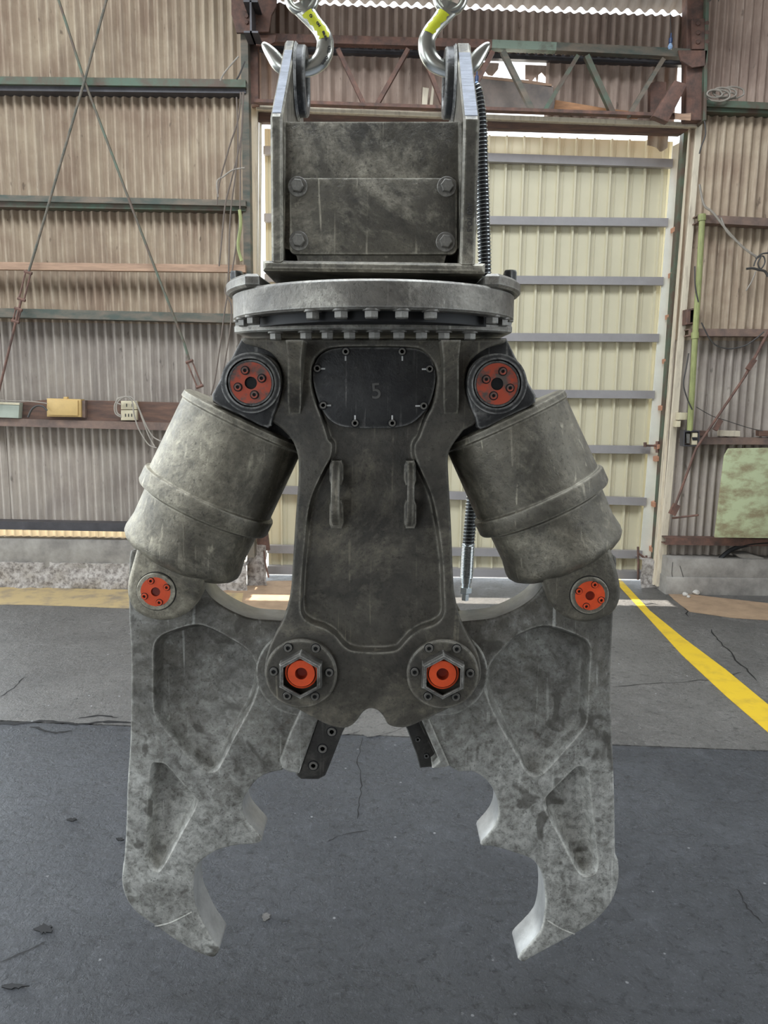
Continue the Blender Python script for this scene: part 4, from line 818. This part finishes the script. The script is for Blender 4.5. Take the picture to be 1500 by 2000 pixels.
# ---- hydraulic cylinders
YU, YW = 1.572, 1.582                            # front of the upper and of the lower clevis
for side, P1, P2 in ((-1, (491,748), (305.5,1154.5)), (1, (970,750), (1151,1162))):
    A, B = U(*P1, YU), U(*P2, YW); A.y, B.y = YC+.013, YC-.013; ax = (B-A).normalized(); lens = (B-A).length
    mir = (lambda q: q) if side < 0 else (lambda q: [(1461-a, c+3) for a, c in q])
    sil = {n: (U(*mir([p])[0], YC)-A).dot(ax) for n, p in dict(cap=(361,755), c0=(296,898), c1=(282,915), c2=(277,930), c3=(291,943), bul=(255,1018), e0=(252,1036), e1=(262,1052), e2=(272,1060)).items()}
    r1, rc, r2 = .1435, .150, .133; s = sil
    prof = [(0,s['cap']),(r1-.008,s['cap']),(r1+.001,s['cap']+.005),(r1+.002,s['cap']+.017),(r1-.002,s['cap']+.021),(r1,s['c0']+.006),(rc+.001,s['c0']+.009),(rc+.003,s['c0']+.013),(rc+.003,s['c2']-.002),(rc,s['c2']+.003),(r2+.004,s['c2']+.006),(r2,s['c2']+.010),
            (r2-.001,s['bul']-.03),(r2+.004,s['bul']),(r2+.003,s['bul']+.010),(r2-.004,s['bul']+.020),(r2-.018,s['bul']+.029),(r2-.045,s['bul']+.034),(0,s['bul']+.035)]
    b = MB().revolve(prof, A, ax, 72)
    cy = part('hydraulic_cylinder', b, M['cyl'], label=('left' if side < 0 else 'right')+' dusty steel hydraulic cylinder with a raised collar', sharp=40)
    up = mir([(414,782),(428,745),(441,716),(464,694),(494,687),(525,695),(545,717),(551,747),(546,780),(533,812),(522,836),(470,812)])
    both('upper_clevis', PX(crom(up, 3), YU), YU, 1.628, M['lug'], cy, bevel=.006, nb=2)
    lw = mir([(285,1050),(268,1068),(259,1095),(250,1128),(247,1155),(251,1176),(262,1194),(285,1208),(318,1214),(350,1207),(375,1190),(390,1160),(398,1132),(412,1100),(350,1060)])
    both('lower_clevis', PX(crom(lw, 3), YW), YW, 1.648, M['cyl'], cy, bevel=.012, nb=4)
    # pins with four screws each
    ku = K(*P1, YU)
    part('pin_collar', MB().ring([(47*ku,0),(47*ku,-.010),(58*ku,-.008),(58*ku,.004),(47*ku,.004)][::1], U(*P1, YU-.002), (0,1,0), 56), M['lug'], cy)
    b = D(*P1, YU, [(46,-.02),(46,.004),(44,.007),(40,.007)], 56); b = D(*P1, YU, [(40,.007),(12,.007)], 56, 1, b); b = D(*P1, YU, [(12,.007),(11,.0008),(0,.0008)], 56, 2, b)
    part('pin_cap', b, [M['lug'], M['orange_worn'], M['dark']], cy, label='round pin cap with worn orange paint')
    for dx, dy in ((-39,-80),(67,-30),(20,75),(-85,26)):
        inst('socket_bolt', sockbolt(6.6*ku, .005, M['orange_worn'], M['dark'], 1.35), cy, U(P1[0]-side*dx/3.33*1.02, P1[1]+dy/3.33*1.02, YU-.007), TOCAM)
    kw = K(*P2, YW); b = D(*P2, YW, [(39,-.02),(39,.0015),(37.5,.0015)], 56, 2); b = D(*P2, YW, [(37.5,.0),(37.5,.004),(36,.006),(29,.006)], 56, 0, b)
    ox = side*-2
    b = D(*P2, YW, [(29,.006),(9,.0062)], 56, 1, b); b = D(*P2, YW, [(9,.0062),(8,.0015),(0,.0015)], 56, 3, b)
    part('pin_cap', b, [M['cyl'], M['orange'], M['dark'], M['orange_deep']], cy, label='round pin cap sprayed bright orange')
    for dx, dy in ((-35,-67),(68,-25),(20,73),(-77,33)):
        inst('socket_bolt', sockbolt(5.6*kw, .004, M['orange'], M['dark'], 1.25), cy, U(P2[0]-side*dx/3.33, P2[1]+dy/3.33, YW-.006), TOCAM)

# ---- turntable
H = lambda y: (U(730, y, YC)-C0).dot(EZ)
def ax3(x, y, h): return C0+EX*x+EZ*h+Vector((0, y, 0))
RF, RR = .310, .2975
zf1, zf0, zr0, zd0, zl1, zl0 = H(561), H(584), H(631), H(644), H(645), H(657)
tt = part('turntable', MB().revolve([(.15,zr0-.001),(RR-.004,zr0-.001),(RR,zr0+.003),(RR,zf0-.003),(RR-.004,zf0+.001),(.15,zf0+.001)], C0, EZ, 96), M['ring'], label='wide round slewing ring with bolts along its lower edge')
part('inner_drum', MB().revolve([(.262,zl1-.004),(.262,zr0+.002)], C0, EZ, 72), M['dark'], tt)
ch = [(RF*math.cos(a), RF*math.sin(a)) for a in [2*math.pi*k/120 for k in range(120)]]
yc_ = -.195; a0 = math.asin(yc_/RF)
chd = [(RF*math.cos(a), RF*math.sin(a)) for a in [a0+(math.pi-2*a0)*k/100 for k in range(101)]]+[(-.214,yc_),(-.206,-.02),(.206,-.02),(.214,yc_)]
fb = MB().prismz(chd, zf0, zf1, bevel=.005).xform(Matrix.Translation(C0) @ TROT); part('top_flange', fb, M['ring'], tt)
lp = [(-.285,.22),(-.285,-.085),(-.25,-.12),(-.19,-.152),(-.12,-.175),(-.06,-.187),(0,-.19),(.06,-.187),(.12,-.175),(.19,-.152),(.25,-.12),(.285,-.085),(.285,.22)]
part('base_flange', MB().prismz(lp, zl0, zl1+.003, bevel=.003).xform(Matrix.Translation(C0) @ TROT), M['ring'], tt)
hb = hexbolt(.0135, .013, M['bolt'], .0165)
for k in range(-13, 14):
    if k in (-3, -4, 3, 4) or abs(k) > 9: continue
    a = math.radians(k*11.2); inst('bolt', hb, tt, ax3(.281*math.sin(a), -.281*math.cos(a), zr0), TROT @ DOWN)
hb2 = hexbolt(.0125, .013, M['bolt'], .016)
for px in (532,594,637,681,730,778,823,868,921):
    x = (U(px, 657, 1.53)-C0).x; yy = -.155+ (abs(x)/.285)**2*.06; inst('bolt', hb2, tt, ax3(x, yy, zl0), TROT @ DOWN)
hb3 = hexbolt(.0145, .028, M['lug'])
for a in (-112, -97, -82, 80, 93, 107, 124, -128):
    g = math.radians(a); inst('bolt', hb3, tt, ax3(.288*math.sin(g), -.288*math.cos(g), zf1), TROT)

# ---- mounting bracket on top
YA = 1.505
bk = part('mounting_bracket', MB().rbox(U(513,520,YA).x, U(948,520,YA).x, YA, 1.93, U(730,531,YA).z, U(730,511,YA).z, .005), M['bracket'], label='box-shaped mounting bracket with two tall lifting plates')
fr = [(548,237),(898,237),(898,486),(891,486),(880,490),(872,498),(868,514),(582,514),(578,498),(570,490),(560,486),(548,486)]
part('front_panel', MB().plate(PX(fr, 1.535), 1.535, 1.56, bevel=.003), M['bracket'], bk)
part('light_stop_panel', MB().box(U(545,400,YA).x, U(903,400,YA).x, 1.88, 1.905, U(730,514,YA).z, U(730,300,YA).z), M['dark'], bk)  # added black panel, stops light passing through the box
xi0, xi1 = U(545,400,YA).x, U(903,400,YA).x
part('top_deck', MB().box(xi0, xi1, 1.56, 1.88, U(730,241,1.535).z-.02, U(730,239,1.535).z), M['cutedge'], bk)
rr_ = [(565+13*(1-math.cos(a)), 347+13*(1-math.sin(a))) for a in [math.pi/2*k/6 for k in range(7)]]+[(880+13*math.sin(a), 347+13*(1-math.cos(a))) for a in [math.pi/2*k/6 for k in range(7)]]+[(893-13*(1-math.cos(a)), 484+13*math.sin(a)) for a in [math.pi/2*k/6 for k in range(7)]]+[(578-13*math.sin(a), 484+13*math.cos(a)) for a in [math.pi/2*k/6 for k in range(7)]]
part('cover_plate', MB().plate(PX(rr_, 1.525), 1.525, 1.536, bevel=.003), M['bracket'], bk)
for a, c in ((581.5,365),(872.5,365),(583.5,471),(870,473)): inst('bolt', hexbolt(.0125, .011, M['bolt'], .0185), bk, U(a, c, 1.525), TOCAM @ Matrix.Rotation(.4, 4, 'Z'))
for sgn, xo, xin in ((-1, 529, 552), (1, 932, 901)):
    X0, X1 = sorted((U(xo, 400, YA).x, U(xin, 400, YA).x)); zb_ = U(730, 514, YA).z; zt0 = U(730, 230, YA).z; zt1 = U(730, 82, 1.735).z
    prof = [(YA, zb_), (YA, zt0), (1.70, zt1-.03), (1.725, zt1-.004), (1.745, zt1), (1.785, zt1), (1.81, zt1-.01), (1.93, zt0+.05), (1.93, zb_)]
    sp_ = part('side_plate', MB().prismx(prof, X0, X1, bevel=.004, holes=[[(1.745+.044*math.cos(a), U(595,160,1.745).z+.044*math.sin(a)) for a in [2*math.pi*j/32 for j in range(32)]]]), M['bracket'], bk)
    # flame-cut sloping edge
    e0, e1 = Vector((0, YA, zt0)), Vector((0, 1.70, zt1-.03)); nn = Vector((0, -(e1-e0).z, (e1-e0).y)).normalized(); tE = (e1-e0).normalized()
    q = [e0+tE*.012, e1-tE*.006]; b = MB()
    b.add([(X0+.003, p.y+nn.y*h, p.z+nn.z*h) for h in (0, .0008) for p in q]+[(X1-.003, p.y+nn.y*h, p.z+nn.z*h) for h in (0, .0008) for p in q], [(0,1,5,4),(2,6,7,3),(0,4,6,2),(1,3,7,5),(0,2,3,1),(4,5,7,6)])
    part('cut_edge', b, M['cutedge'], bk)
    zc = U(595, 160, 1.745).z; xI = X1 if sgn < 0 else X0; n1 = Vector((-sgn, 0, 0))
    part('eye_boss', MB().ring([(.068,0),(.068,.020),(.065,.023),(.047,.023),(.045,.020),(.045,0)], Vector((xI, 1.745, zc)), n1, 48), M['lug'], bk)
    part('weld_or_facet_bead', MB().ring([(.067,0),(.074,.001),(.069,.006)], Vector((xI, 1.745, zc)), n1, 40), M['lug'], bk)
    text('A00 TO-5' if sgn > 0 else '', 917, 425, YA, 9, M['ink'], bk, -math.pi/2, .0006) if sgn > 0 else None
    part('weld_or_facet_bead', MB().tube([U(xin, y, 1.533) for y in (240, 300, 370, 440, 484)], .006, 8), M['bracket'], bk)
# ---- spring-guarded hose hanging behind
hp = [(925,168),(932,190),(938,240),(941,330),(944,420),(947,540),(945,680),(936,830),(924,960),(915,1060),(911,1128)]
HY = 2.02; HP = [U(x, y, HY) for x, y in crom(hp, 8, False)]
hs = part('hydraulic_hose', MB().tube(HP, .0152, 12), M['rubber'], label='black hydraulic hose in a wire spring guard')
def along(P, step):
    out = []; acc = 0; i = 0
    L_ = [0]
    for a, c in zip(P, P[1:]): L_.append(L_[-1]+(c-a).length)
    s_ = 0
    while s_ < L_[-1]:
        while i < len(P)-2 and L_[i+1] < s_: i += 1
        t = (s_-L_[i])/max(1e-9, L_[i+1]-L_[i]); out.append((P[i].lerp(P[i+1], t), (P[i+1]-P[i]).normalized())); s_ += step
    return out, L_[-1]
def coil(P, pitch, r, wire, nper=12):
    st, L_ = along(P, pitch/nper); Q = []
    for j, (p, t) in enumerate(st):
        u = Vector((0,1,0)); u = (u-t*u.dot(t)).normalized(); v = t.cross(u); a = 2*math.pi*j/nper; Q.append(p+u*math.cos(a)*r+v*math.sin(a)*r)
    return MB().tube(Q, wire, 5)
cut = [p for p in HP if p.z > U(912, 1062, HY).z]; rest = [cut[-1]]+[p for p in HP if p.z <= U(912, 1062, HY).z]
part('spring_guard', coil(cut, .0092, .0168, .0013), M['zinc'], hs); part('spring_guard', coil(rest, .0040, .0165, .0017), M['zinc'], hs)
e0, e1 = HP[-1], U(908, 1172, HY); t = (e1-e0)
b = MB().revolve([(.0150,-.01),(.0150,t.length*.22),(.0125,t.length*.24),(.0125,t.length*.42)], e0, t, 20).revolve([(.0175,t.length*.42),(.0175,t.length*.66),(.0145,t.length*.7)], e0, t, 6).revolve([(.0105,t.length*.68),(.0105,t.length)], e0, t, 6)
part('hose_fitting', b, M['zinc'], hs, sharp=20)

# ---- lifting hooks
hk = [(589,6,27,8),(592,14,22,9),(600,27,18,10),(614.8,45.6,15.4,11),(626.8,60.8,15.7,12),(634,76,16.4,13),(635.2,89.2,17,13.5),(633,104,17.4,14),(624.8,119,17,14),(610,130.5,15.5,13.5),(590,136.5,14.5,13),(566,135,15,13),(547,126,16,12),(531,105.6,13,10),(519,91,8.5,7.5),(514,85,4.5,4.5),(512.5,83,1,1.5)]
for sgn in (-1, 1):
    mx = (lambda x: x) if sgn < 0 else (lambda x: 1468.5-x)
    YH = 1.745; pts = crom([(mx(a), b, r, e) for a, b, r, e in hk], 4, False); kk = K(600, 80, YH)
    ho = empty('lifting_hook', U(mx(620), 140, YH), ('left polished lifting hook with yellow paint and dark lettering' if sgn < 0 else 'right polished lifting hook with plain yellow paint'), 'hook', 'lifting hooks holding the crusher')
    b = MB().tube([U(a, c, YH) for a, c, r, e in pts], [r*kk for a, c, r, e in pts], 20, ell=[e*kk for a, c, r, e in pts])
    obj('hook_body', b, M['hook'], ho, sharp=60)
    ec = U(mx(589.5), -6, YH); obj('eye', MB().ring([(27*kk+7.8*kk*math.cos(a), 9.5*kk*math.sin(a)) for a in [2*math.pi*j/12 for j in range(12)]], ec, (0,1,0), 40), M['hook'], ho, sharp=60)
    # yellow paint band on the shank, hugging the front
    seg = [p for p in pts if (24 < p[1] < 80 and p[0] > 590 if sgn < 0 else 28 < p[1] < 66)] if sgn < 0 else [p for p in pts if 26 < p[1] < 70 and p[0] < 1468.5-590]
    vs = []; fs = []; nn_ = 9
    for j, (a, c, r, e) in enumerate(seg):
        i0 = pts.index((a, c, r, e)); p0, p1 = pts[max(0, i0-1)], pts[min(len(pts)-1, i0+1)]; tx, ty = p1[0]-p0[0], p1[1]-p0[1]; l = math.hypot(tx, ty); px_, py_ = -ty/l, tx/l
        for q in range(nn_):
            w = -.62+1.24*q/(nn_-1)+ (.12*math.sin(j*2.1) if q in (0, nn_-1) else 0); P = U(a+px_*r*w, c+py_*r*w, YH); P.y = YH-e*kk*math.sqrt(max(0, 1-w*w))-.0006; vs.append(P)
    for j in range(len(seg)-1):
        for q in range(nn_-1): a = j*nn_+q; fs.append((a, a+1, a+nn_+1, a+nn_))
    obj('paint_band', MB().add(vs, fs), M['yellow_hook'], ho, sharp=60)
    if sgn < 0:
        for s_, px, py, hp_, rt_ in (('O', 607, 31, 5, -.85), ('ON', 621.5, 47, 4.2, -.92), ('8R-7/8', 634, 69, 4.2, -1.15), ('LTD', 643, 96, 4.4, -1.6), ('CHINA', 634, 118, 4.0, -2.2)):
            t_ = text(s_, px, py, YH-.0165, hp_, M['ink'], ho, rt_, .0012)
    # pin and shackle link above the eye, holding it up
    top = ec+Vector((0, 0, .20)); obj('shackle', MB().tube(crom([tuple(ec+Vector((0,.05,.16))), tuple(ec+Vector((0,.05,.02))), tuple(ec+Vector((0,.03,.008))), tuple(ec+Vector((0,0,.006))), tuple(ec+Vector((0,-.03,.008))), tuple(ec+Vector((0,-.05,.02))), tuple(ec+Vector((0,-.05,.16))), tuple(ec+Vector((0,0,.21)))], 4), .009, 10), M['hook'], ho)
